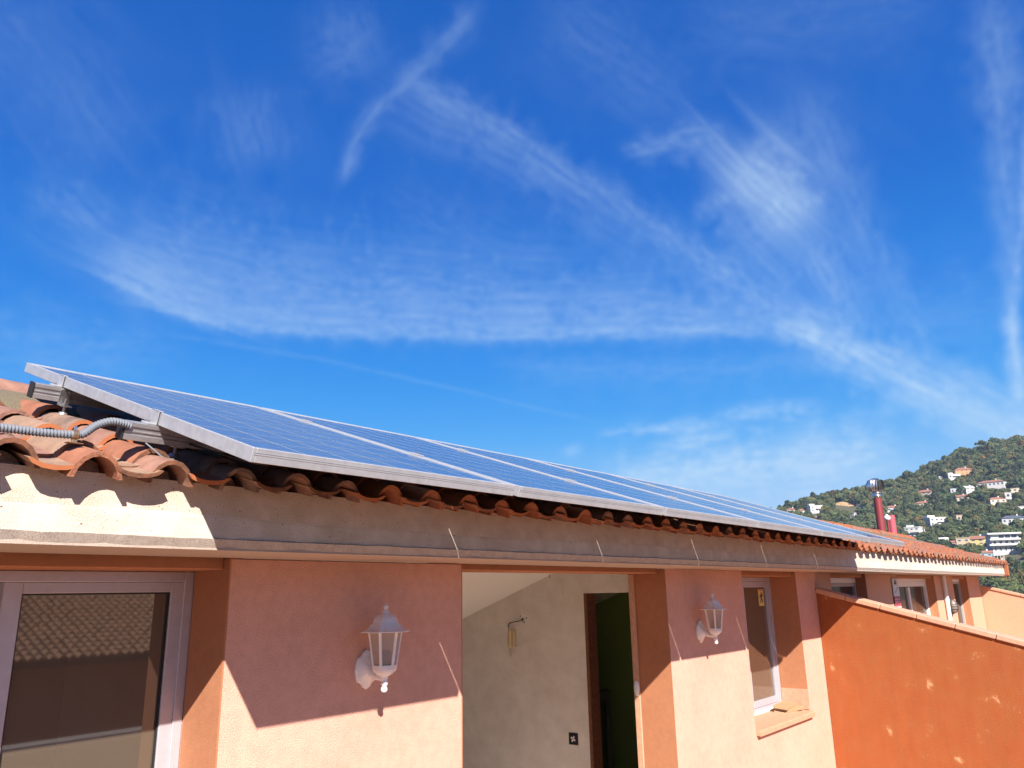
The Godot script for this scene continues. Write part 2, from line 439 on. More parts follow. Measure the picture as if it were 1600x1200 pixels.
# ================================================================= sky
func make_sky() -> ImageTexture:
	var w := 2048
	var h := 1024
	# base: gradient with elevation and thin far cirrus, at half size, then enlarged
	var stops := [[-90.0, 0.20, 0.19, 0.17], [-4.0, 0.26, 0.27, 0.28], [0.0, 0.42, 0.62, 0.88], [5.0, 0.32, 0.58, 0.92], [8.0, 0.19, 0.51, 0.93], [11.0, 0.075, 0.405, 0.92], [13.0, 0.045, 0.35, 0.895], [16.0, 0.022, 0.285, 0.845], [20.0, 0.012, 0.22, 0.77], [28.0, 0.0050, 0.145, 0.625], [34.0, 0.0040, 0.124, 0.57], [42.0, 0.0045, 0.112, 0.52], [60.0, 0.009, 0.09, 0.44], [90.0, 0.009, 0.08, 0.38]]
	var ramp := func(el: float) -> Vector3:
		for k in stops.size() - 1:
			if el <= stops[k + 1][0]:
				var t: float = (el - stops[k][0]) / (stops[k + 1][0] - stops[k][0])
				return Vector3(stops[k][1], stops[k][2], stops[k][3]).lerp(Vector3(stops[k + 1][1], stops[k + 1][2], stops[k + 1][3]), t)
		return Vector3(stops[-1][1], stops[-1][2], stops[-1][3])
	var hw := w / 2
	var hh := h / 2
	var small := PackedFloat32Array()
	small.resize(hw * hh * 3)
	var nz := noise(101, 0.55, 4)
	var nz2 := noise(102, 2.2, 4)
	for y in hh:
		var el := 90.0 - (y + 0.5) * 180.0 / hh
		var c: Vector3 = ramp.call(el)
		var ce := cos(deg_to_rad(el))
		var se := maxf(sin(deg_to_rad(el)), 0.06)
		for x in hw:
			var k := (y * hw + x) * 3
			var v := c
			if el > 0.0:
				var az := (x + 0.5) / hw * TAU - PI
				var px := sin(az) * ce / se
				var pz := cos(az) * ce / se
				var n := nz.get_noise_2d(px, pz * 0.45) * 0.7 + nz2.get_noise_2d(px, pz * 0.3) * 0.3
				var t := clampf((n - 0.02) * 0.42, 0.0, 0.16)
				var outside := 1.0 - smoothstep(0.05, 0.25, az) * (1.0 - smoothstep(1.62, 1.85, az))
				v = c.lerp(Vector3(0.62, 0.75, 0.95), t * (0.06 + 0.94 * outside))
			small[k] = v.x
			small[k + 1] = v.y
			small[k + 2] = v.z
	var im := Image.create_from_data(hw, hh, false, Image.FORMAT_RGBF, small.to_byte_array())
	im.resize(w, h, Image.INTERPOLATE_BILINEAR)
	# cirrus bands and condensation trails: [intensity, half width at start, at end, softness below, softness above, fibre share, points az, el ...]
	var strokes := [
		[0.19, 0.75, 0.45, 1.0, 1.0, 0.4, 49.2, 41.4, 46.0, 39.0, 42.8, 36.3, 40.2, 34.3, 38.7, 32.3, 38.0, 30.7, 37.6, 28.9],
		[0.34, 1.1, 1.0, 0.45, 2.8, 0.45, 20.0, 21.6, 24.0, 19.9, 27.5, 18.9, 31.9, 18.6, 37.4, 18.6, 43.6, 18.7, 51.0, 18.5, 58.4, 18.5, 65.5, 18.0, 72.4, 17.2],
		[0.22, 2.4, 1.6, 1.0, 1.6, 0.6, 20.9, 23.0, 28.5, 21.6, 35.3, 21.6, 43.6, 21.4, 52.1, 20.9, 60.0, 20.0, 67.9, 18.4],
		[0.15, 0.25, 0.3, 1.0, 1.0, 0.3, 47.0, 18.6, 55.0, 18.9, 63.0, 18.6, 71.0, 17.9],
		[0.13, 0.8, 0.9, 1.6, 1.0, 0.6, 49.0, 16.9, 55.5, 16.2, 62.0, 15.8, 68.0, 15.6, 73.0, 15.2],
		[0.20, 1.2, 1.1, 2.2, 0.6, 0.55, 42.0, 36.5, 46.0, 35.4, 51.4, 33.1, 55.5, 30.8, 59.5, 28.3, 63.3, 25.5, 66.6, 22.9],
		[0.24, 1.2, 1.5, 1.2, 1.2, 0.6, 63.0, 25.4, 67.4, 22.0, 71.6, 18.7, 75.0, 16.0],
		[0.62, 1.1, 2.2, 1.0, 1.0, 0.45, 69.6, 18.8, 73.0, 16.9, 75.9, 15.2, 79.3, 12.7, 82.0, 10.6, 84.8, 8.3, 87.5, 6.0],
		[0.22, 0.6, 1.2, 1.2, 1.0, 0.7, 60.0, 31.4, 63.2, 31.4, 66.5, 31.3, 68.9, 30.6],
		[0.50, 2.7, 2.5, 1.2, 1.0, 0.40, 68.9, 30.0, 70.7, 28.2, 72.4, 26.2, 73.4, 24.2],
		[0.22, 1.8, 1.6, 1.2, 1.2, 0.6, 73.2, 24.4, 74.5, 21.3, 75.3, 17.7, 76.6, 14.8],
		[0.14, 2.4, 1.8, 1.2, 1.2, 0.7, 68.0, 24.5, 70.5, 21.5, 73.0, 18.5],
		[0.15, 1.8, 0.7, 2.2, 0.7, 0.5, 74.6, 34.0, 76.2, 29.0, 77.6, 23.6, 78.9, 19.9, 79.9, 16.4, 80.9, 12.9],
		[0.24, 1.2, 0.32, 1.2, 1.0, 0.4, 87.6, 36.0, 87.0, 30.4, 86.3, 25.0, 85.7, 20.3, 85.0, 16.6, 84.7, 13.9],
		[0.36, 0.5, 0.28, 1.0, 1.0, 0.4, 88.6, 29.0, 87.0, 22.5, 85.9, 18.9, 85.1, 15.8],
		[0.62, 0.3, 0.75, 1.0, 1.0, 0.3, 85.5, 18.0, 85.0, 15.4, 84.8, 13.2, 84.7, 11.4, 84.6, 9.2],
		[0.13, 0.11, 0.11, 1.0, 1.0, 0.1, 24.6, 17.7, 30.2, 17.3, 36.5, 16.7, 42.2, 15.7, 48.0, 14.5, 53.8, 13.0, 57.6, 12.1],
		[0.45, 0.3, 0.5, 1.0, 1.2, 0.8, 57.1, 11.1, 60.4, 11.4, 64.1, 11.4, 67.3, 11.5],
		[0.42, 0.35, 0.9, 1.2, 1.0, 0.9, 65.4, 12.2, 69.3, 12.1, 73.3, 11.8],
		[0.50, 0.5, 0.7, 1.0, 1.2, 0.8, 60.8, 10.1, 64.0, 10.3, 67.6, 10.8],
		[0.40, 0.3, 0.4, 1.0, 1.2, 0.6, 54.2, 9.9, 56.1, 10.2],
		[0.75, 1.2, 1.6, 1.5, 1.2, 0.6, 57.0, 7.0, 61.0, 7.8, 66.0, 8.4, 72.0, 8.5, 78.0, 8.7],
		[0.45, 2.6, 2.6, 1.2, 1.0, 0.4, 58.0, 4.5, 66.0, 5.2, 74.0, 5.8, 82.0, 6.5],
		[0.16, 0.3, 0.2, 1.0, 1.0, 0.4, 69.0, 9.2, 75.6, 10.5, 79.8, 11.6, 84.1, 12.9],
		[0.20, 0.55, 0.5, 1.0, 1.0, 0.7, 72.0, 10.1, 75.0, 11.0, 78.6, 11.6],
		[0.14, 0.12, 0.12, 1.0, 1.0, 0.2, 72.2, 9.7, 77.0, 11.0, 80.8, 12.2, 84.1, 13.4],
		[0.11, 2.8, 2.4, 1.0, 1.0, 0.6, 29.2, 35.0, 30.6, 31.8, 31.6, 29.3],
		[0.08, 3.0, 2.8, 1.2, 1.2, 0.5, 11.0, 35.5, 15.7, 33.3, 18.8, 30.6, 21.6, 27.5],
		[0.12, 1.6, 1.4, 1.2, 1.2, 0.6, 36.0, 41.0, 38.0, 38.0, 34.0, 36.0],
		[0.14, 1.4, 2.2, 1.2, 1.2, 0.7, 16.0, 26.4, 20.0, 24.2, 24.0, 21.7, 27.5, 19.8],
		[0.12, 1.8, 2.0, 1.2, 1.2, 0.8, 12.0, 16.0, 19.0, 16.0, 27.0, 16.5],
		[0.07, 2.4, 2.2, 1.2, 1.2, 0.6, 53.3, 41.3, 58.0, 38.8, 62.1, 35.6, 66.0, 32.7],
		[0.07, 2.6, 2.6, 1.2, 1.2, 0.6, 66.0, 40.0, 72.0, 37.8, 78.0, 37.0, 86.0, 36.0],
		[0.08, 2.5, 2.5, 1.0, 1.0, 0.6, 40.0, 29.5, 48.0, 25.5, 56.0, 22.6],
		[0.10, 2.0, 2.5, 1.2, 1.2, 0.6, 78.5, 17.5, 81.5, 16.5, 85.5, 17.0],
		[0.14, 3.0, 3.0, 1.2, 1.2, 0.8, 96.0, 14.0, 104.0, 11.0, 116.0, 9.0],
		[0.18, 1.8, 2.2, 1.2, 1.2, 0.8, 94.0, 34.0, 101.0, 26.0, 104.0, 17.0],
		[0.14, 2.6, 2.0, 1.2, 1.2, 0.8, 2.0, 20.0, -8.0, 22.0, -20.0, 20.0]]
	var x0 := int((-30.0 + 180.0) / 360.0 * w)
	var x1 := int((125.0 + 180.0) / 360.0 * w)
	var y0 := int((90.0 - 48.0) / 180.0 * h)
	var y1 := int((90.0 - 1.0) / 180.0 * h)
	var cw := x1 - x0
	var ch := y1 - y0
	var cov := PackedFloat32Array()
	cov.resize(cw * ch)
	var fib := noise(104, 1.0, 5)
	var puff := noise(105, 1.0, 5)
	var warp := noise(106, 1.0, 3)
	# fibres lie along the wind in the plane of the cloud, so they draw together towards the horizon
	var fa := PackedFloat32Array()
	fa.resize(cw * ch)
	for y in ch:
		var el := deg_to_rad(90.0 - (y + y0 + 0.5) * 180.0 / h)
		var ce := cos(el)
		var se := sin(el) + 0.045
		for x in cw:
			var az := deg_to_rad((x + x0 + 0.5) / w * 360.0 - 180.0)
			var px := sin(az) * ce / se
			var pz := -cos(az) * ce / se
			var f := fib.get_noise_2d(px * 5.0 + pz * 2.0, pz * 16.0 - px * 5.0)
			var q := puff.get_noise_2d(px * 5.5, pz * 6.5)
			fa[y * cw + x] = clampf(0.5 + f * 0.55 + q * 0.6, 0.0, 1.0)
	var seed_k := 0.0
	for s in strokes:
		var n: int = (s.size() - 6) / 2
		var run := 0.0
		var last_len := 0.0
		seed_k += 13.7
		for k in n - 1:
			var a := Vector2(s[6 + k * 2], s[7 + k * 2])
			var b := Vector2(s[8 + k * 2], s[9 + k * 2])
			var wa := lerpf(s[1], s[2], float(k) / (n - 1))
			var wb := lerpf(s[1], s[2], float(k + 1) / (n - 1))
			var reach := maxf(wa, wb) * maxf(1.0, maxf(s[3], s[4])) * 2.4
			var bx0 := maxi(int((minf(a.x, b.x) - reach * 1.4 + 180.0) / 360.0 * w) - x0, 0)
			var bx1 := mini(int((maxf(a.x, b.x) + reach * 1.4 + 180.0) / 360.0 * w) - x0, cw - 1)
			var by0 := maxi(int((90.0 - maxf(a.y, b.y) - reach) / 180.0 * h) - y0, 0)
			var by1 := mini(int((90.0 - minf(a.y, b.y) + reach) / 180.0 * h) - y0, ch - 1)
			var sc := cos(deg_to_rad((a.y + b.y) * 0.5))
			var ab := Vector2((b.x - a.x) * sc, b.y - a.y)
			var l2 := maxf(ab.length_squared(), 1e-6)
			if k > 0:
				run += last_len
			last_len = sqrt(l2)
			for y in range(by0, by1 + 1):
				var el := 90.0 - (y + y0 + 0.5) * 180.0 / h
				for x in range(bx0, bx1 + 1):
					var p := Vector2(((x + x0 + 0.5) / w * 360.0 - 180.0 - a.x) * sc, el - a.y)
					var t := p.dot(ab) / l2
					if (t < 0.0 and k > 0) or (t > 1.0 and k < n - 2):
						t = clampf(t, 0.0, 1.0)
					var tc := clampf(t, 0.0, 1.0)
					var d := p - ab * tc
					var side := ab.cross(p)
					var ww: float = lerpf(wa, wb, tc) * (s[4] if side * signf(ab.x + 1e-6) > 0.0 else s[3])
					var fade := 1.0
					if k == 0:
						fade = smoothstep(-0.2, 0.7, t)
					if k == n - 2:
						fade *= 1.0 - smoothstep(0.4, 1.25, t)
					# ragged edges: the width wanders and the line is pushed about
					var wob := warp.get_noise_2d((run + tc * sqrt(l2)) * 0.5 + seed_k, side / sqrt(l2) * 0.35)
					ww *= 1.0 + 0.75 * wob
					var q := d.length_squared() / (ww * ww)
					if q > 6.0:
						continue
					# fibres run aslant along the trail, with fine ripples across it
					var along := run + tc * sqrt(l2)
					var across := side / sqrt(l2)
					var f := fib.get_noise_2d(along * 0.30 + across * 0.45 + seed_k, across * 1.5 - along * 0.10)
					var g := puff.get_noise_2d(along * 0.9 - across * 0.4, across * 1.5 + along * 0.45 + seed_k)
					var body := clampf(0.60 + f * 0.55 + g * 0.55, 0.02, 1.5)
					var v: float = s[0] * exp(-pow(q, 0.85)) * fade * 0.95 * lerpf(0.85, body * 1.25, minf(s[5] * 1.3, 1.0))
					var i := y * cw + x
					cov[i] = maxf(cov[i], v) + 0.25 * minf(cov[i], v)
	var white := Vector3(0.54, 0.75, 0.97)
	for y in ch:
		for x in cw:
			var i := y * cw + x
			var t := clampf(cov[i], 0.0, 0.8) * 0.92 
			var c := im.get_pixel(x + x0, y + y0)
			im.set_pixel(x + x0, y + y0, Color(lerpf(c.r, white.x, t), lerpf(c.g, white.y, t), lerpf(c.b, white.z, t)))
	# the panorama starts looking along -z, so the two halves change places
	var out := Image.create(w, h, false, Image.FORMAT_RGBF)
	out.blit_rect(im, Rect2i(w / 2, 0, w / 2, h), Vector2i(0, 0))
	out.blit_rect(im, Rect2i(0, 0, w / 2, h), Vector2i(w / 2, 0))
	return ImageTexture.create_from_image(out)

# ================================================================= terrain
const AZ := [-180.0, 0.0, 30.0, 50.0, 60.0, 66.0, 69.0, 71.0, 73.0, 75.0, 76.5, 77.5, 78.7, 79.85, 81.0, 82.8, 84.6, 88.0, 93.0, 100.0, 112.0, 125.0, 180.0]
const ER := [-1.5, -1.5, -1.2, 0.0, 2.5, 4.3, 4.75, 5.45, 5.85, 6.05, 6.35, 6.6, 7.0, 7.5, 8.0, 8.35, 8.5, 9.0, 8.6, 7.0, 3.0, -1.4, -1.5]

func ridge_el(az: float) -> float:
	for k in AZ.size() - 1:
		if az <= AZ[k + 1]:
			return lerpf(ER[k], ER[k + 1], (az - AZ[k]) / (AZ[k + 1] - AZ[k]))
	return ER[-1]

func ridge_dist(az: float) -> float:
	return 700.0 + clampf((az - 70.0) / 14.0, 0.0, 1.3) * 200.0

var relief: FastNoiseLite

func terrain_y(az: float, d: float) -> float:
	if d <= 330.0:
		return lerpf(-9.0, -8.65, d / 330.0)
	var er := ridge_el(az)
	var dr := ridge_dist(az)
	var e := lerpf(-1.5, er, minf(d, dr) - 330.0) if false else -1.5 + (er + 1.5) * (minf(d, dr) - 330.0) / (dr - 330.0)
	var y := minf(d, dr) * tan(deg_to_rad(e))
	if d > dr:
		y = maxf(y - (d - dr) * 0.28, minf(y, -9.0 - (d - dr) * 0.02))
	return y

func spot(az: float, d: float, up := 0.0) -> Vector3:
	var a := deg_to_rad(az)
	return Vector3(sin(a) * d, terrain_y(az, d) + up, 2.466 - cos(a) * d)

func make_ground() -> void:
	var radii := [0.0, 40.0, 120.0, 220.0, 330.0]
	for k in 28:
		radii.append(330.0 + (k + 1) * 22.0)
	radii.append_array([1000.0, 1200.0, 1600.0, 2500.0, 4500.0, 8000.0])
	var az := []
	var a := -180.0
	while a < 180.0:
		az.append(a)
		a += 0.5 if a >= 58.0 and a < 100.0 else (2.0 if a >= 30.0 and a < 130.0 else 10.0)
	az.append(180.0)
	var st := mb()
	st.set_smooth_group(1)
	for i in radii.size() - 1:
		for j in az.size() - 1:
			var p := [spot(az[j], radii[i]), spot(az[j + 1], radii[i]), spot(az[j + 1], radii[i + 1]), spot(az[j], radii[i + 1])]
			if i == 0:
				tri(st, p[0], p[3], p[2])
			else:
				quad(st, p[0], p[3], p[2], p[1])
	obj(st, "ground", M.terrain, self).set_meta("kind", "structure")

# ================================================================= terrace
func make_terrace() -> void:
	var st := mb()
	box(st, Vector3(-1.6, FLOOR_Y - 0.25, -0.26), Vector3(END_X, FLOOR_Y, 3.75))
	obj(st, "terrace_floor", M.terracotta_floor, self).set_meta("kind", "structure")
	var t := thing("terrace_parapet", "low rendered parapet with pale coping along the terrace front", "wall", Vector3.ZERO)
	st = mb()
	box(st, Vector3(-1.6, FLOOR_Y, 3.55), Vector3(END_X, -1.03, 3.70))
	obj(st, "parapet_wall", mat("parapet_render", lin(0.34, 0.25, 0.19), 0.95), t)
	st = mb()
	box(st, Vector3(-1.6, -1.028, 3.52), Vector3(END_X, -0.98, 3.73), 0.01)
	obj(st, "coping", M.cornice_smooth, t)

# ================================================================= the houses
func wall_front(st: SurfaceTool, x0: float, x1: float, y0: float, y1: float, z0: float, z1: float) -> void:
	box(st, Vector3(x0, y0, z1), Vector3(x1, y1, z0), 0.004)

func crest(z: float) -> float:
	return CREST0 + ROOF_M * (EAVE_Z - z)

var tile_mesh: ArrayMesh
var pan_mesh: ArrayMesh

func barrel(length: float, w0: float, w1: float, h0: float, h1: float, th: float, n: int, flip: bool) -> ArrayMesh:
	# a curved clay tile: its crest runs from the origin up the slope (-z); flip turns it into a channel
	var st := mb()
	var f := -1.0 if flip else 1.0
	var lim := deg_to_rad(78.0)
	var prof := func(w: float, h: float, z: float, y: float) -> PackedVector3Array:
		var r := PackedVector3Array()
		for k in n + 1:
			var t := lerpf(-lim, lim, float(k) / n)
			r.append(Vector3(w * sin(t) / sin(lim), f * (y + h * ((cos(t) - cos(lim)) / (1.0 - cos(lim)) - 1.0)), z))
		return r
	var o0: PackedVector3Array = prof.call(w0, h0, 0.0, 0.0)
	var o1: PackedVector3Array = prof.call(w1, h1, -length, 0.0)
	var i0: PackedVector3Array = prof.call(w0 - th, h0 - th, 0.0, -th)
	var i1: PackedVector3Array = prof.call(w1 - th, h1 - th, -length, -th)
	for k in n:
		st.set_smooth_group(1)
		quad(st, o0[k], o1[k], o1[k + 1], o0[k + 1])
		st.set_smooth_group(2)
		quad(st, i0[k + 1], i1[k + 1], i1[k], i0[k])
	st.set_smooth_group(-1)
	quad(st, i0[0], i1[0], o1[0], o0[0])
	quad(st, o0[n], o1[n], i1[n], i0[n])
	var m := done(st, M.tile_0)
	# the fresh broken-clay colour of the front rim
	st = mb()
	for k in n:
		quad(st, i0[k], o0[k], o0[k + 1], i0[k + 1])
	st.generate_normals()
	st.commit(m)
	m.surface_set_material(1, M.tile_rim)
	return m

func make_roof(house: Node3D, c0: int, c1: int, weathered: bool, seed_: int, singles: Callable) -> void:
	var rng := RandomNumberGenerator.new()
	rng.seed = seed_
	if tile_mesh == null:
		tile_mesh = barrel(0.40, 0.0655, 0.054, 0.068, 0.058, 0.012, 8, false)
		pan_mesh = barrel(0.40, 0.064, 0.074, 0.024, 0.027, 0.012, 6, true)
	var xa := 1.039 + (c0 - 0.5) * PITCH
	var xb := 1.039 + (c1 + 0.5) * PITCH
	var st := mb()
	var back_z := -3.0
	var deck_top := func(z: float) -> float:
		return crest(z) - 0.10 if z > RIDGE_Z else crest(RIDGE_Z) - 0.10 - (RIDGE_Z - z) * ROOF_M
	prism(st, PackedVector2Array([Vector2(0.37, deck_top.call(0.37)), Vector2(RIDGE_Z, deck_top.call(RIDGE_Z)), Vector2(back_z, deck_top.call(back_z)), Vector2(back_z, deck_top.call(back_z) - 0.05), Vector2(RIDGE_Z, deck_top.call(RIDGE_Z) - 0.05), Vector2(0.37, deck_top.call(0.37) - 0.05)]), xa, xb, 0)
	var roof := obj(st, "roof", M.deck, house)
	var rows := [0.455, 0.338, 0.10, -0.15, -0.41]
	var pools := {}
	for c in range(c0, c1 + 1):
		var x := 1.039 + c * PITCH
		var column_dx := rng.randf_range(-0.008, 0.008)
		var column_dz := rng.randf_range(-0.012, 0.012)
		for r in rows.size():
			for pan in [false, true]:
				var z: float = rows[r] + column_dz * (0.4 if r == 0 else 1.0) + rng.randf_range(-0.012, 0.012) * (0.4 if r == 0 else 1.0) + (-0.004 if pan else 0.0)
				var px := x + column_dx + rng.randf_range(-0.004, 0.004) + (PITCH * 0.5 if pan else 0.0)
				var y := crest(z) + rng.randf_range(-0.004, 0.004) + (-0.004 if r == 0 else 0.004)
				var tilt := 0.25 + rng.randf_range(-0.012, 0.012)
				var b := Basis(Vector3.UP, rng.randf_range(-0.02, 0.02)) * Basis(Vector3.RIGHT, atan(tilt)) * Basis(Vector3.BACK, rng.randf_range(-0.03, 0.03))
				if pan:
					y = crest(z) - 0.066 + rng.randf_range(-0.002, 0.002)
					b = Basis(Vector3.RIGHT, atan(0.272))
				var pick := rng.randf()
				var tone := 0
				if weathered:
					tone = ([1, 2, 3, 0, 3, 2][int(pick * 6.0) % 6] if c < 3 else [0, 4, 3, 0, 4, 3][int(pick * 6.0) % 6])
				else:
					tone = [0, 0, 4, 4, 3, 4, 2][int(pick * 7.0) % 7]
				if pan and weathered:
					tone = (1 if pick < 0.5 else 3) if c < 3 else 0
				var xf := Transform3D(b, Vector3(px, y, z))
				var alone: bool = singles.call(c, r, pan)
				if alone:
					var one := inst(pan_mesh if pan else tile_mesh, "channel_tile" if pan else "roof_tile", roof, M["tile_%d" % tone], xf)
					one.set_surface_override_material(1, [M.tile_rim, M.tile_rim_dark if c < 3 else M.tile_rim, M["tile_%d" % tone], M.tile_rim_dark if c < 3 else M.tile_rim][rng.randi() % 4])
				else:
					var key := "%d_%d" % [1 if pan else 0, tone]
					if not pools.has(key):
						pools[key] = []
					pools[key].append(xf)
	for key in pools:
		var mm := MultiMesh.new()
		mm.transform_format = MultiMesh.TRANSFORM_3D
		var k: PackedStringArray = (key as String).split("_")
		var base: ArrayMesh = (pan_mesh if k[0] == "1" else tile_mesh).duplicate()
		base.surface_set_material(0, M["tile_" + k[1]])
		mm.mesh = base
		mm.instance_count = pools[key].size()
		for i in pools[key].size():
			mm.set_instance_transform(i, pools[key][i])
		var mi := MultiMeshInstance3D.new()
		mi.multimesh = mm
		put(mi, "tile_field", roof)
		mi.set_meta("kind", "stuff")
	# mortar bed under the ridge tiles
	st = mb()
	var bed := PackedVector2Array([Vector2(-0.55, crest(-0.55) - 0.09), Vector2(-0.60, crest(-0.60) - 0.035), Vector2(-0.76, crest(-0.76) - 0.012), Vector2(-0.93, 0.812), Vector2(-1.07, 0.812), Vector2(-1.2, 0.74), Vector2(-1.2, 0.64)])
	prism(st, bed, xa, xb, 0)
	obj(st, "mortar_bed", M.mortar, roof)
	# ridge tiles lie along the ridge
	var ridge := barrel(0.42, 0.105, 0.092, 0.098, 0.088, 0.014, 10, false)
	var x := xa
	while x < xb - 0.05:
		var len_ := minf(0.37, xb - x)
		var xf := Transform3D(Basis(Vector3.UP, PI * 0.5) * Basis(Vector3.RIGHT, 0.03), Vector3(x + 0.40, 0.872 + rng.randf_range(-0.004, 0.004), RIDGE_Z + rng.randf_range(-0.006, 0.006)))
		xf = Transform3D(Basis(Vector3.UP, -PI * 0.5) * Basis(Vector3.RIGHT, -0.035), Vector3(x, 0.878 + rng.randf_range(-0.004, 0.004), RIDGE_Z + rng.randf_range(-0.006, 0.006)))
		inst(ridge, "ridge_tile", roof, M.ridge_clay if rng.randf() < 0.75 else M.tile_3, xf)
		x += len_

func make_eave(house: Node3D, xa: float, xb: float, seed_: int) -> void:
	# cornice: rough plaster above, a smoother band below, a drip edge, and the soffit back to the wall
	var rng := RandomNumberGenerator.new()
	rng.seed = seed_
	var st := mb()
	box(st, Vector3(xa, 0.17, 0.10), Vector3(xb, 0.322, 0.381))
	obj(st, "cornice", M.cornice_rough, house)
	# plaster filling under each cover tile
	st = mb()
	var c0 := ceili((xa - 1.039) / PITCH)
	var c1 := floori((xb - 1.039) / PITCH)
	for c in range(c0, c1 + 1):
		var poly := PackedVector2Array()
		var x := 1.039 + c * PITCH
		for k in 9:
			var t := PI * k / 8.0
			poly.append(Vector2(x + cos(t) * 0.060, 0.316 + sin(t) * 0.046))
		prism(st, poly, 0.26, 0.335 + rng.randf_range(-0.012, 0.012), 2)
	obj(st, "plaster_fill", M.cornice_rough, house).set_meta("kind", "stuff")
	# lower band with a slightly wandering upper edge, 4 mm proud
	st = mb()
	var n := int((xb - xa) / 0.25)
	for k in n:
		var x0 := lerpf(xa, xb, float(k) / n)
		var x1 := lerpf(xa, xb, float(k + 1) / n)
		var ya := 0.222 + 0.006 * sin(x0 * 2.1) + 0.003 * sin(x0 * 7.3)
		var yb := 0.222 + 0.006 * sin(x1 * 2.1) + 0.003 * sin(x1 * 7.3)
		quad(st, Vector3(x0, 0.168, 0.3817), Vector3(x0, ya, 0.3817), Vector3(x1, yb, 0.3817), Vector3(x1, 0.168, 0.3817))
		quad(st, Vector3(x0, ya, 0.3817), Vector3(x0, ya + 0.014, 0.3805), Vector3(x1, yb + 0.014, 0.3805), Vector3(x1, yb, 0.3817))
	obj(st, "cornice_band", M.cornice_smooth, house)
	st = mb()
	# chamfered drip edge with small chips
	n = int((xb - xa) / 0.05)
	var prev := Vector2(0, 0)
	for k in n:
		var x0 := lerpf(xa, xb, float(k) / n)
		var x1 := lerpf(xa, xb, float(k + 1) / n)
		var chip := Vector2(rng.randf_range(-0.0015, 0.0015), rng.randf_range(0.0, 0.0035) if rng.randf() < 0.25 else 0.0)
		quad(st, Vector3(x0, 0.1435, 0.372 - prev.y), Vector3(x0, 0.168 + prev.x, 0.386 - prev.y), Vector3(x1, 0.168 + chip.x, 0.386 - chip.y), Vector3(x1, 0.1435, 0.372 - chip.y))
		quad(st, Vector3(x0, 0.168 + prev.x, 0.386 - prev.y), Vector3(x0, 0.172, 0.380), Vector3(x1, 0.172, 0.380), Vector3(x1, 0.168 + chip.x, 0.386 - chip.y))
		prev = chip
	obj(st, "drip_edge", M.drip_edge, house)
	st = mb()
	box(st, Vector3(xa, 0.138, 0.002), Vector3(xb, 0.166, 0.372))
	obj(st, "soffit", M.soffit, house)

func reveal(house: Node3D, xa: float, xb: float, y0: float, y1: float, zd: float, m: Material, called := "window_reveal") -> void:
	# the painted sides of an opening, 3 mm inside the wall's cut edges
	var st := mb()
	box(st, Vector3(xb - 0.003, y0, zd), Vector3(xb + 0.02, y1, -0.0005))
	obj(st, called, m, house)
	st = mb()
	box(st, Vector3(xa - 0.02, y0, zd), Vector3(xa + 0.003, y1, -0.0005))
	obj(st, called, m, house)

func lintel(house: Node3D, xa: float, xb: float, zf: float, zb: float, y: float, m: Material) -> void:
	var st := mb()
	box(st, Vector3(xa + 0.003, y, zb), Vector3(xb - 0.003, 0.15, zf), 0.004)
	obj(st, "lintel", m, house)

func frame_rect(st: SurfaceTool, x0: float, x1: float, y0: float, y1: float, zb: float, zf: float, w: float, bev := 0.002) -> void:
	box(st, Vector3(x0, y0, zb), Vector3(x0 + w, y1, zf), bev)
	box(st, Vector3(x1 - w, y0, zb), Vector3(x1, y1, zf), bev)
	box(st, Vector3(x0 + w, y1 - w, zb), Vector3(x1 - w, y1, zf), bev)
	box(st, Vector3(x0 + w, y0, zb), Vector3(x1 - w, y0 + w, zf), bev)

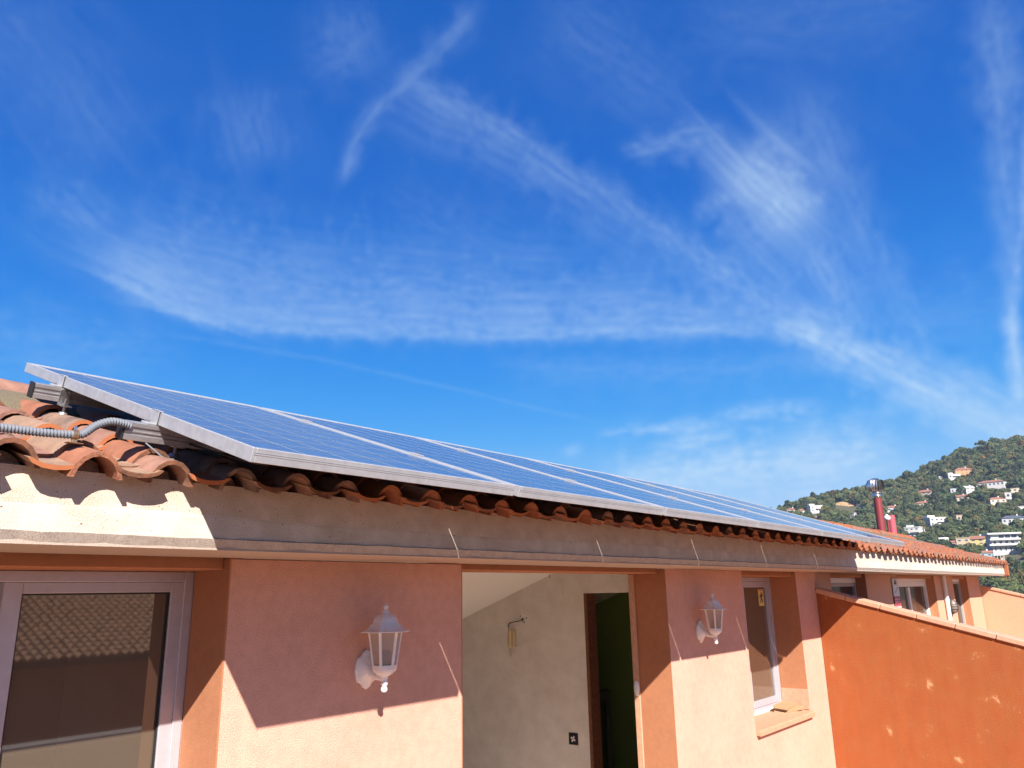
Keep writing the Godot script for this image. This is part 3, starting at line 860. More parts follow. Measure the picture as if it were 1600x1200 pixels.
func make_own_house() -> void:
	var h := thing("terraced_house", "salmon pink rendered house with open doorway, tiled roof and two windows", "house")
	# facade, from the left end to the dividing wall
	var st := mb()
	for x in [[-1.6, -0.9], [1.4985, 2.6527]]:
		st = mb()
		wall_front(st, x[0], x[1], FLOOR_Y, 0.137, 0.0, -0.27)
		obj(st, "facade_wall", M.stucco_pink, h)
	st = mb()
	var piece := PackedVector2Array([Vector2(4.538, FLOOR_Y), Vector2(SPLIT_X, FLOOR_Y), Vector2(SPLIT_X, 0.137), Vector2(6.8156, 0.137), Vector2(6.8156, -0.985), Vector2(5.705, -0.985), Vector2(5.705, 0.137), Vector2(4.538, 0.137)])
	prism(st, piece, -0.27, 0.0, 2)
	obj(st, "facade_wall", M.stucco_pink, h)
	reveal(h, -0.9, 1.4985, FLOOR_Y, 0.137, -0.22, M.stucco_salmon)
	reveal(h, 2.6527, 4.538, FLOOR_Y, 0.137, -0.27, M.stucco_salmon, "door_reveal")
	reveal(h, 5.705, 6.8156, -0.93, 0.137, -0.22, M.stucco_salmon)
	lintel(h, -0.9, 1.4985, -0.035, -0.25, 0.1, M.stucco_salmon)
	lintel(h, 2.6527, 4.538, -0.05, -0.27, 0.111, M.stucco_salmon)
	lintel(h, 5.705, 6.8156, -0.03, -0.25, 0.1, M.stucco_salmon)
	# pale bare strip where a door frame was taken out
	st = mb()
	box(st, Vector3(4.522, FLOOR_Y, -0.268), Vector3(4.5345, 0.11, -0.225), 0.004)
	obj(st, "bare_jamb_strip", M.sill_tile, h)
	st = mb()
	lathe(st, [[0.045, -0.0], [0.04, 0.006], [0.012, 0.008]], 9, Vector3.ZERO)
	var patch := inst(done(st, M.white_paint), "plaster_patch", h, null, Transform3D(Basis(Vector3.BACK, PI * 0.5) * Basis.from_scale(Vector3(1.1, 1, 0.45)), Vector3(4.5225, -0.585, -0.245)))
	patch.set_meta("label", "white plaster patch on the door jamb")
	make_eave(h, -1.6, SPLIT_X, 3)
	make_roof(h, -14, 32, true, 17, func(c, r, pan): return r == 0 or (c >= -6 and c <= 5))
	# the room behind the doorway
	st = mb()
	box(st, Vector3(1.62, FLOOR_Y, -2.9), Vector3(1.72, 0.44, -0.28))
	obj(st, "room_wall", M.plaster_white, h)
	st = mb()
	prism(st, PackedVector2Array([Vector2(1.72, FLOOR_Y), Vector2(6.95, FLOOR_Y), Vector2(6.95, 0.44), Vector2(3.4, 0.44), Vector2(3.4, -1.1), Vector2(2.2, -1.1), Vector2(2.2, 0.44), Vector2(1.72, 0.44)]), -2.98, -2.9, 2)
	obj(st, "back_wall", M.plaster_white, h)
	st = mb()
	frame_rect(st, 2.2, 3.4, -1.1, -0.42, -2.965, -2.915, 0.06)
	obj(st, "rear_window_frame", M.window_alu, h)
	st = mb()
	box(st, Vector3(5.2, FLOOR_Y, -2.9), Vector3(5.3, 0.44, -1.07))
	box(st, Vector3(5.2, FLOOR_Y, -0.36), Vector3(5.3, 0.44, -0.272))
	box(st, Vector3(5.2, -0.004, -1.07), Vector3(5.3, 0.44, -0.36))
	obj(st, "partition_wall", M.plaster_white, h)
	st = mb()
	box(st, Vector3(5.188, FLOOR_Y, -1.075), Vector3(5.312, -0.004, -1.045), 0.003)
	obj(st, "door_frame", M.brown_frame, h)
	st = mb()
	prism(st, PackedVector2Array([Vector2(-0.272, 0.44), Vector2(-0.57, 0.441), Vector2(-2.95, -0.41), Vector2(-2.95, -0.31), Vector2(-0.55, 0.50), Vector2(-0.272, 0.50)]), 1.60, 7.0, 0)
	obj(st, "ceiling", M.plaster_ceiling, h)
	st = mb()
	box(st, Vector3(-1.6, FLOOR_Y - 0.2, -3.0), Vector3(SPLIT_X, FLOOR_Y, -0.27))
	obj(st, "room_floor", M.room_floor, h)
	# green room beyond the partition and the dark room behind the sliding window
	st = mb()
	box(st, Vector3(5.302, FLOOR_Y, -2.895), Vector3(6.93, 0.44, -2.86))
	box(st, Vector3(6.93, FLOOR_Y, -2.9), Vector3(7.0, 0.44, -0.272))
	obj(st, "green_wall", M.green_paint, h)
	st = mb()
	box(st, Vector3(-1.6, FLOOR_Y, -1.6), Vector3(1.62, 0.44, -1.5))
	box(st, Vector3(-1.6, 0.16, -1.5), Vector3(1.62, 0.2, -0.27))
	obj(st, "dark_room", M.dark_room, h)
	# left sliding window: outer frame, two sashes in their tracks
	var w := Node3D.new()
	put(w, "window", h)
	st = mb()
	frame_rect(st, -0.898, 1.4965, FLOOR_Y + 0.002, 0.0985, -0.30, -0.225, 0.034)
	obj(st, "frame", M.window_alu, w)
	var sash := func(x0: float, x1: float, z: float) -> void:
		var s := mb()
		box(s, Vector3(x0, FLOOR_Y + 0.04, z - 0.035), Vector3(x0 + 0.053, 0.064, z), 0.002)
		box(s, Vector3(x1 - 0.045, FLOOR_Y + 0.04, z - 0.035), Vector3(x1, 0.064, z), 0.002)
		box(s, Vector3(x0 + 0.053, 0.03, z - 0.033), Vector3(x1 - 0.045, 0.064, z - 0.001), 0.002)
		box(s, Vector3(x0 + 0.053, FLOOR_Y + 0.04, z - 0.033), Vector3(x1 - 0.045, FLOOR_Y + 0.12, z - 0.001), 0.002)
		obj(s, "sash", M.window_alu, w)
		s = mb()
		frame_rect(s, x0 + 0.053, x1 - 0.045, FLOOR_Y + 0.12, 0.03, z - 0.024, z - 0.008, 0.005, 0.0)
		obj(s, "gasket", M.gasket, w)
		s = mb()
		quad(s, Vector3(x0 + 0.05, FLOOR_Y + 0.11, z - 0.018), Vector3(x0 + 0.05, 0.035, z - 0.018), Vector3(x1 - 0.04, 0.035, z - 0.018), Vector3(x1 - 0.04, FLOOR_Y + 0.11, z - 0.018))
		obj(s, "pane", M.window_glass, w)
	sash.call(0.897, 1.464, -0.232)
	sash.call(-0.862, 0.93, -0.268)
	# small window with its sloping tile sill
	w = Node3D.new()
	put(w, "window", h)
	st = mb()
	frame_rect(st, 5.71, 6.811, -0.935, 0.0985, -0.30, -0.225, 0.03)
	obj(st, "frame", M.window_alu, w)
	for k in 2:
		var x0: float = [5.742, 6.21][k]
		var x1: float = [6.255, 6.779][k]
		var z: float = [-0.268, -0.232][k]
		st = mb()
		frame_rect(st, x0, x1, -0.903, 0.0665, z - 0.035, z, 0.05)
		obj(st, "sash", M.window_alu, w)
		st = mb()
		quad(st, Vector3(x0 + 0.045, -0.862, z - 0.016), Vector3(x0 + 0.045, 0.025, z - 0.016), Vector3(x1 - 0.045, 0.025, z - 0.016), Vector3(x1 - 0.045, -0.862, z - 0.016))
		obj(st, "pane", M.window_glass, w)
	# warning sticker on the small window's pane: yellow card with a dark figure
	st = mb()
	box(st, Vector3(6.585, -0.135, -0.2475), Vector3(6.69, 0.0, -0.2455))
	var sticker := obj(st, "sticker", M.sticker_yellow, w)
	sticker.set_meta("label", "yellow sticker with a dark running figure on the pane")
	st = mb()
	var fig := PackedVector2Array([Vector2(0.045, 0.105), Vector2(0.062, 0.11), Vector2(0.068, 0.095), Vector2(0.085, 0.083), Vector2(0.08, 0.075), Vector2(0.062, 0.08), Vector2(0.058, 0.062), Vector2(0.072, 0.045), Vector2(0.068, 0.022), Vector2(0.058, 0.024), Vector2(0.06, 0.042), Vector2(0.046, 0.052), Vector2(0.034, 0.03), Vector2(0.018, 0.026), Vector2(0.018, 0.036), Vector2(0.03, 0.042), Vector2(0.042, 0.068), Vector2(0.028, 0.075), Vector2(0.022, 0.062), Vector2(0.014, 0.066), Vector2(0.024, 0.088), Vector2(0.046, 0.088)])
	if Geometry2D.is_polygon_clockwise(fig):
		fig.reverse()
	prism(st, fig, 0.0, 0.002, 2)
	obj(st, "figure", M.wire_dark, w, Vector3(6.587, -0.135, -0.2455))
	st = mb()
	box(st, Vector3(6.592, -0.011, -0.2455), Vector3(6.683, -0.005, -0.2445))
	obj(st, "print_line", M.banner_red, w)
	var sill := Node3D.new()
	put(sill, "window_sill", h)
	for k in 4:
		st = mb()
		var xa := 5.672 + k * 0.2935
		prism(st, PackedVector2Array([Vector2(-0.24, -0.938), Vector2(-0.24, -0.975), Vector2(0.035, -1.004), Vector2(0.035, -0.972), Vector2(0.03, -0.967)]), xa + (0.036 if k == 0 else 0.0015), xa + (0.2935 if k < 3 else 0.275) - 0.0015, 0)
		obj(st, "tile", M.sill_tile, sill)
	st = mb()
	box(st, Vector3(5.71, -0.96, -0.24), Vector3(6.811, -0.93, -0.205), 0.003)
	obj(st, "mortar_strip", M.white_paint, sill)
	# skirting tile on the right reveal
	st = mb()
	box(st, Vector3(6.806, -0.955, -0.222), Vector3(6.8125, -0.80, -0.0015), 0.001)
	obj(st, "skirting_tile", M.coping_tile, sill)
	# the storeys below the terrace
	st = mb()
	box(st, Vector3(-1.6, -9.2, -6.0), Vector3(SPLIT_X, FLOOR_Y - 0.252, 3.7))
	obj(st, "lower_storey", M.stucco_peach, h)
	# gable wall at the left end
	st = mb()
	box(st, Vector3(-1.72, FLOOR_Y - 0.2, -3.0), Vector3(-1.602, 0.17, 0.0))
	obj(st, "gable_wall", M.stucco_pink, h)

func make_neighbour_house() -> void:
	var h := thing("neighbouring_house", "peach rendered neighbouring house under the far end of the tiled roof", "house")
	var zw := -0.105
	var st := mb()
	var cuts := [[SPLIT_X + 0.002, 7.72], [8.84, 10.08], [11.98, 13.15], [14.22, END_X]]
	for c in cuts:
		st = mb()
		wall_front(st, c[0], c[1], FLOOR_Y, 0.137, 0.0, -0.25)
		obj(st, "facade_wall", M.stucco_peach, h)
	var openings := [[7.72, 8.84], [10.08, 11.98], [13.15, 14.22]]
	for k in 3:
		var o: Array = openings[k]
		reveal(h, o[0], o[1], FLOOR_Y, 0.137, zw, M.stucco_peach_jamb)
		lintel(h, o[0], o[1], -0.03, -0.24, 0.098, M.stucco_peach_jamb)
		var w := Node3D.new()
		put(w, "window", h)
		st = mb()
		box(st, Vector3(o[0] + 0.004, [0.048, 0.06, 0.055][k], zw - 0.12), Vector3(o[1] - 0.004, 0.0965, zw + 0.004), 0.004)
		obj(st, "shutter_box", M.white_paint, w)
		var top: float = [0.048, 0.06, 0.055][k] - 0.002
		st = mb()
		frame_rect(st, o[0] + 0.004, o[1] - 0.004, FLOOR_Y, top, zw - 0.06, zw, [0.035, 0.06, 0.03][k])
		if k == 1:
			box(st, Vector3(11.0, FLOOR_Y + 0.07, zw - 0.055), Vector3(11.08, top - 0.07, zw - 0.002), 0.003)
		obj(st, "frame", M.white_paint if k == 1 else M.shutter_grey, w)
		st = mb()
		quad(st, Vector3(o[0], FLOOR_Y, zw - 0.03), Vector3(o[0], top, zw - 0.03), Vector3(o[1], top, zw - 0.03), Vector3(o[1], FLOOR_Y, zw - 0.03))
		obj(st, "pane", M.neighbour_glass, w)
		st = mb()
		box(st, Vector3(o[0], FLOOR_Y, zw - 0.3), Vector3(o[1], 0.09, zw - 0.2))
		obj(st, "blind", M.dark_room, w)
	make_eave(h, SPLIT_X + 0.001, 15.28, 5)
	make_roof(h, 33, 73, false, 29, func(c, r, pan): return r == 0 or not pan)
	# end tile turned down over the corner of the eave
	st = mb()
	box(st, Vector3(15.29, 0.135, 0.20), Vector3(15.36, 0.335, 0.44), 0.008)
	obj(st, "verge_tile", M.ridge_clay, h)
	st = mb()
	box(st, Vector3(SPLIT_X + 0.002, -9.2, -6.0), Vector3(END_X, FLOOR_Y - 0.252, 3.7))
	obj(st, "lower_storey", M.stucco_peach, h)
	st = mb()
	box(st, Vector3(END_X, -9.2, -6.0), Vector3(END_X + 0.08, 0.12, -0.003))
	obj(st, "gable_wall", M.stucco_peach, h)

func make_opposite_house() -> void:
	var h := thing("opposite_house", "tile roofed house across the terrace, seen only mirrored in the sliding window", "house")
	var st := mb()
	box(st, Vector3(-14.0, -9.2, 16.3), Vector3(19.3, -1.35, 26.0))
	obj(st, "wall", M.stucco_peach_jamb, h)
	st = mb()
	prism(st, PackedVector2Array([Vector2(15.7, -1.32), Vector2(15.7, -1.20), Vector2(21.0, 0.75), Vector2(26.6, -1.2), Vector2(26.6, -1.32)]), -14.5, 19.6, 0)
	var roof := obj(st, "roof", M.deck, h)
	var mm := MultiMesh.new()
	mm.transform_format = MultiMesh.TRANSFORM_3D
	mm.mesh = tile_mesh.duplicate()
	(mm.mesh as ArrayMesh).surface_set_material(0, mat("pale_tile", lin(0.60, 0.50, 0.41), 0.9, M.tile_1.albedo_texture, 1.3))
	M.pale_tile.albedo_color = Color(1.35, 1.3, 1.25)
	var xfs := []
	var rng := RandomNumberGenerator.new()
	rng.seed = 77
	for c in 166:
		for r in 22:
			xfs.append(Transform3D(Basis(Vector3.UP, PI) * Basis(Vector3.RIGHT, atan(0.22)) * Basis.from_scale(Vector3(1.15, 1.05, 0.85)), Vector3(-13.9 + c * 0.20 + rng.randf_range(-0.01, 0.01), -1.08 + r * 0.24 * 0.368, 15.62 + r * 0.24 + rng.randf_range(-0.015, 0.015))))
	mm.instance_count = xfs.size()
	for k in xfs.size():
		mm.set_instance_transform(k, xfs[k])
	var mi := MultiMeshInstance3D.new()
	mi.multimesh = mm
	put(mi, "tile_field", roof)
	mi.set_meta("kind", "stuff")

# ================================================================= solar array
func array_xf(x: float) -> Transform3D:
	# local x along the eave, y out of the panel, z down the slope; origin at the lower left corner of a panel's top face
	var up := Vector3(0, sin(AL), -cos(AL))
	return Transform3D(Basis(Vector3.RIGHT, Vector3(0, cos(AL), sin(AL)), -up), Vector3(x, 0.348717, 0.837709))

func cell_texture() -> ImageTexture:
	var n := 128
	var im := Image.create(n, n, false, Image.FORMAT_RGB8)
	var a := noise(201, 0.06, 1, FastNoiseLite.TYPE_CELLULAR)
	a.cellular_return_type = FastNoiseLite.RETURN_CELL_VALUE
	for y in n:
		for x in n:
			var t := clampf(0.5 + 0.5 * a.get_noise_2d(x, y), 0.0, 1.0)
			var c := lin(0.028, 0.056, 0.115).lerp(lin(0.048, 0.085, 0.160), t)
			if x % 4 == 0:
				c = c.lerp(lin(0.10, 0.15, 0.28), 0.35)
			im.set_pixel(x, y, c)
	for k in 3:
		im.fill_rect(Rect2i(0, 20 + k * 42, n, 3), lin(0.28, 0.34, 0.42))
	im.generate_mipmaps()
	return ImageTexture.create_from_image(im)

func make_solar_panels() -> void:
	var cm := StandardMaterial3D.new()
	cm.resource_name = "solar_cell"
	cm.albedo_texture = cell_texture()
	cm.roughness = 0.24
	cm.clearcoat_enabled = true
	cm.clearcoat = 0.45
	cm.clearcoat_roughness = 0.06
	M["solar_cell"] = cm
	var sheet := mat("back_sheet", lin(0.46, 0.50, 0.54), 0.35)
	var W := 0.9882
	var L := 1.65
	var labels := ["solar panel at the left end of the row, above the grey conduit", "second solar panel from the left, next to the end panel", "third solar panel from the left in the row", "fourth solar panel of the row, third from its far end", "fifth solar panel of the row, next to the far end panel", "solar panel at the far right end of the row, near the flues"]
	var proto := thing("solar_panel", labels[0], "solar panel", Vector3.ZERO, "solar panels along the eave")
	# frame: two long sides and two short ones
	for k in 4:
		var st := mb()
		var lo := [Vector3(0, -0.036, -L), Vector3(W - 0.011, -0.036, -L), Vector3(0.011, -0.036, -0.011), Vector3(0.011, -0.036, -L)]
		var hi := [Vector3(0.011, 0, 0), Vector3(W, 0, 0), Vector3(W - 0.011, 0, 0), Vector3(W - 0.011, 0, -L + 0.011)]
		box(st, lo[k], hi[k], 0.0012)
		if k == 2:
			# the fine grooves along the lower edge
			box(st, Vector3(0.004, -0.012, -0.001), Vector3(W - 0.004, -0.0105, 0.0008))
			box(st, Vector3(0.004, -0.017, -0.001), Vector3(W - 0.004, -0.0155, 0.0008))
		obj(st, "frame_side", M.aluminium, proto)
	var st := mb()
	box(st, Vector3(0.011, -0.009, -L + 0.011), Vector3(W - 0.011, -0.0045, -0.011))
	obj(st, "back_cover", M.black_plastic, proto)
	# the white back sheet shows between the cells
	st = mb()
	for c in 7:
		var xa := 0.0137 + c * 0.1591
		var xl := xa if c > 0 else 0.0112
		var xr := xa + 0.0035 if c < 6 else 0.976
		quad(st, Vector3(xl, -0.0034, -0.0112), Vector3(xl, -0.0034, -L + 0.0112), Vector3(xr, -0.0034, -L + 0.0112), Vector3(xr, -0.0034, -0.0112))
	for r in 11:
		var za := -0.032 - r * 0.1591 + 0.0035
		for c in 6:
			var xq := 0.0172 + c * 0.1591
			var z0 := -0.0112 if r == 0 else za
			var z1 := za - 0.0035 if r < 10 else -L + 0.0112
			quad(st, Vector3(xq, -0.0034, z0), Vector3(xq, -0.0034, z1), Vector3(xq + 0.1556, -0.0034, z1), Vector3(xq + 0.1556, -0.0034, z0))
	obj(st, "back_sheet", sheet, proto)
	st = mb()
	quad(st, Vector3(0, 0, 0), Vector3(0, 0, -0.1556), Vector3(0.1556, 0, -0.1556), Vector3(0.1556, 0, 0))
	var cell := done(st, cm)
	for r in 10:
		for c in 6:
			inst(cell, "solar_cell", proto, null, Transform3D(Basis.IDENTITY, Vector3(0.0172 + c * 0.1591, -0.0038, -0.032 - r * 0.1591)))
	st = mb()
	box(st, Vector3(0.43, -0.034, -1.55), Vector3(0.56, -0.012, -1.44), 0.003)
	obj(st, "junction_box", M.black_plastic, proto)
	proto.transform = array_xf(1.026904)
	for i in range(1, 6):
		var o: Node3D = proto.duplicate()
		put(o, "solar_panel", self)
		o.set_meta("label", labels[i])
		o.transform = array_xf(1.026904 + 1.012 * i)

func make_rails() -> void:
	for k in 2:
		var zc: float = [-0.519, -1.258][k]
		var t := thing("mounting_rail", ["lower aluminium rail under the solar panels, where the grey conduit ends", "upper aluminium rail under the solar panels, near the ridge"][k], "rail", Vector3.ZERO, "rails under the solar panels")
		t.transform = array_xf(1.026904)
		var xl := -0.085
		var xr := 6.13
		var st := mb()
		box(st, Vector3(xl, -0.088, zc - 0.017), Vector3(xr, -0.038, zc + 0.017), 0.001)
		box(st, Vector3(xl, -0.088, zc + 0.017), Vector3(xr, -0.072, zc + 0.0205), 0.001)
		box(st, Vector3(xl, -0.066, zc + 0.017), Vector3(xr, -0.061, zc + 0.0195), 0.001)
		box(st, Vector3(xl, -0.051, zc + 0.017), Vector3(xr, -0.0385, zc + 0.0205), 0.001)
		obj(st, "rail_profile", M.rail_aluminium, t)
		st = mb()
		box(st, Vector3(xl - 0.006, -0.090, zc - 0.019), Vector3(xl - 0.0005, -0.036, zc + 0.0225), 0.002)
		obj(st, "end_cap", M.black_plastic, t)
		# end clamps at both ends of the row
		for e in 2:
			var s: float = [-1.0, 1.0][e]
			var x0: float = [0.0, 0.9882 + 5 * 1.012][e]
			var c := Node3D.new()
			put(c, "end_clamp", t)
			st = mb()
			var xs := [x0 + s * 0.0035, x0 + s * 0.0065]
			box(st, Vector3(minf(xs[0], xs[1]), -0.038, zc - 0.022), Vector3(maxf(xs[0], xs[1]), 0.004, zc + 0.022), 0.0008)
			xs = [x0 - s * 0.007, x0 + s * 0.0065]
			box(st, Vector3(minf(xs[0], xs[1]), 0.0008, zc - 0.022), Vector3(maxf(xs[0], xs[1]), 0.0038, zc + 0.022), 0.0008)
			xs = [x0 + s * 0.0065, x0 + s * 0.03]
			box(st, Vector3(minf(xs[0], xs[1]), -0.0379, zc - 0.020), Vector3(maxf(xs[0], xs[1]), -0.033, zc + 0.020), 0.0008)
			obj(st, "clamp_body", M.aluminium, c)
			st = mb()
			lathe(st, [[0.0065, 0.0], [0.0065, 0.006], [0.003, 0.0065]], 6, Vector3(x0 + s * 0.019, -0.033, zc), 0.0, false)
			obj(st, "bolt", M.steel, c)
		# clamps in the gaps between panels
		for g in 5:
			var x0 := 0.9882 + g * 1.012 + 0.0119
			var c := Node3D.new()
			put(c, "mid_clamp", t)
			st = mb()
			box(st, Vector3(x0 - 0.018, 0.0008, zc - 0.025), Vector3(x0 + 0.018, 0.0042, zc + 0.025), 0.0008)
			box(st, Vector3(x0 - 0.008, -0.037, zc - 0.025), Vector3(x0 + 0.008, 0.001, zc + 0.025))
			obj(st, "clamp_body", M.aluminium, c)
			st = mb()
			lathe(st, [[0.0065, 0.0], [0.0065, 0.006], [0.003, 0.0065]], 6, Vector3(x0, 0.0042, zc), 0.0, false)
			obj(st, "bolt", M.steel, c)
		# hanger bolts: a foot, a threaded rod and a sealing washer on the tile
		for g in 6:
			var x0: float = [0.10, 0.012][k] + g * 1.17
			var c := Node3D.new()
			put(c, "hanger_bolt", t)
			if k == 0:
				c.transform = Transform3D(Basis(Vector3.UP, PI), Vector3(2.0 * x0, 0, 2.0 * zc))
			st = mb()
			box(st, Vector3(x0 - 0.018, -0.094, zc + 0.021), Vector3(x0 + 0.018, -0.044, zc + 0.026), 0.001)
			box(st, Vector3(x0 - 0.018, -0.098, zc + 0.021), Vector3(x0 + 0.018, -0.094, zc + 0.060), 0.001)
			obj(st, "angle_foot", M.steel, c)
			st = mb()
			lathe(st, [[0.011, -0.094], [0.011, -0.086], [0.006, -0.0855], [0.006, -0.07]], 6, Vector3(x0, 0, zc + 0.044), 0.0, false)
			obj(st, "nut", M.steel, c)
			st = mb()
			lathe(st, [[0.0055, -0.145], [0.0055, -0.099]], 8, Vector3(x0, 0, zc + 0.044))
			lathe(st, [[0.017, -0.128], [0.012, -0.118]], 10, Vector3(x0, 0, zc + 0.044))
			obj(st, "threaded_rod", M.rail_aluminium, c)
	# cables hanging below the first panel
	var t := thing("panel_cable", "black cable looping in the shade under the end solar panel", "cable")
	t.transform = array_xf(1.026904)
	var st := mb()
	tube(st, smooth_path([Vector3(0.10, -0.075, -0.49), Vector3(0.16, -0.08, -0.40), Vector3(0.26, -0.088, -0.36), Vector3(0.33, -0.085, -0.42), Vector3(0.36, -0.06, -0.52), Vector3(0.42, -0.03, -0.8), Vector3(0.48, -0.02, -1.45)], 8), 0.0032, 6)
	obj(st, "cable_run", M.black_plastic, t)
	st = mb()
	tube(st, smooth_path([Vector3(-0.02, -0.09, -0.50), Vector3(0.0, -0.105, -0.475), Vector3(0.02, -0.118, -0.46), Vector3(0.05, -0.12, -0.46)], 6), 0.0022, 6)
	obj(st, "earth_wire", M.conduit_grey, t)

func make_conduit() -> void:
	var t := thing("flexible_conduit", "grey corrugated conduit lying over the tiles to the lower rail", "conduit")
	var path := smooth_path([Vector3(-0.6, 0.345, 0.47), Vector3(-0.2, 0.365, 0.44), Vector3(0.2, 0.385, 0.42), Vector3(0.553, 0.396, 0.400), Vector3(0.633, 0.404, 0.390), Vector3(0.72, 0.407, 0.380), Vector3(0.803, 0.413, 0.375), Vector3(0.828, 0.420, 0.372), Vector3(0.858, 0.446, 0.365), Vector3(0.895, 0.464, 0.360), Vector3(0.93, 0.466, 0.352), Vector3(0.955, 0.462, 0.345)], 40)
	# resample evenly, then let the radius swell and shrink
	var c := Curve3D.new()
	for p in path:
		c.add_point(p)
	c.bake_interval = 0.002
	var total := c.get_baked_length()
	var pts := []
	var rad := []
	var s := 0.0
	while s < total:
		pts.append(c.sample_baked(s))
		rad.append(0.0096 + 0.0017 * sin(s / 0.0082 * TAU))
		s += 0.0082 / 6.0
	var st := mb()
	tube(st, pts, rad, 12)
	obj(st, "conduit_hose", M.conduit_grey, t)
	st = mb()
	for k in 2:
		var e := Vector3(0.806, 0.4135, 0.3745) + Vector3(0.006 * k - 0.003, 0, 0)
		st.set_smooth_group(1)
		tube(st, [e - Vector3(0.0035, 0, 0), e + Vector3(0.0035, 0, 0)], 0.0128, 14)
	box(st, Vector3(0.80, 0.391, 0.372), Vector3(0.812, 0.401, 0.380), 0.001)
	box(st, Vector3(0.786, 0.390, 0.366), Vector3(0.826, 0.3925, 0.386), 0.001)
	obj(st, "saddle_clip", M.clip_metal, t)
	st = mb()
	lathe(st, [[0.004, 0.0], [0.004, 0.008], [0.0015, 0.010]], 6, Vector3(0.806, 0.427, 0.3745), 0.0, false)
	obj(st, "clip_screw", M.steel, t)

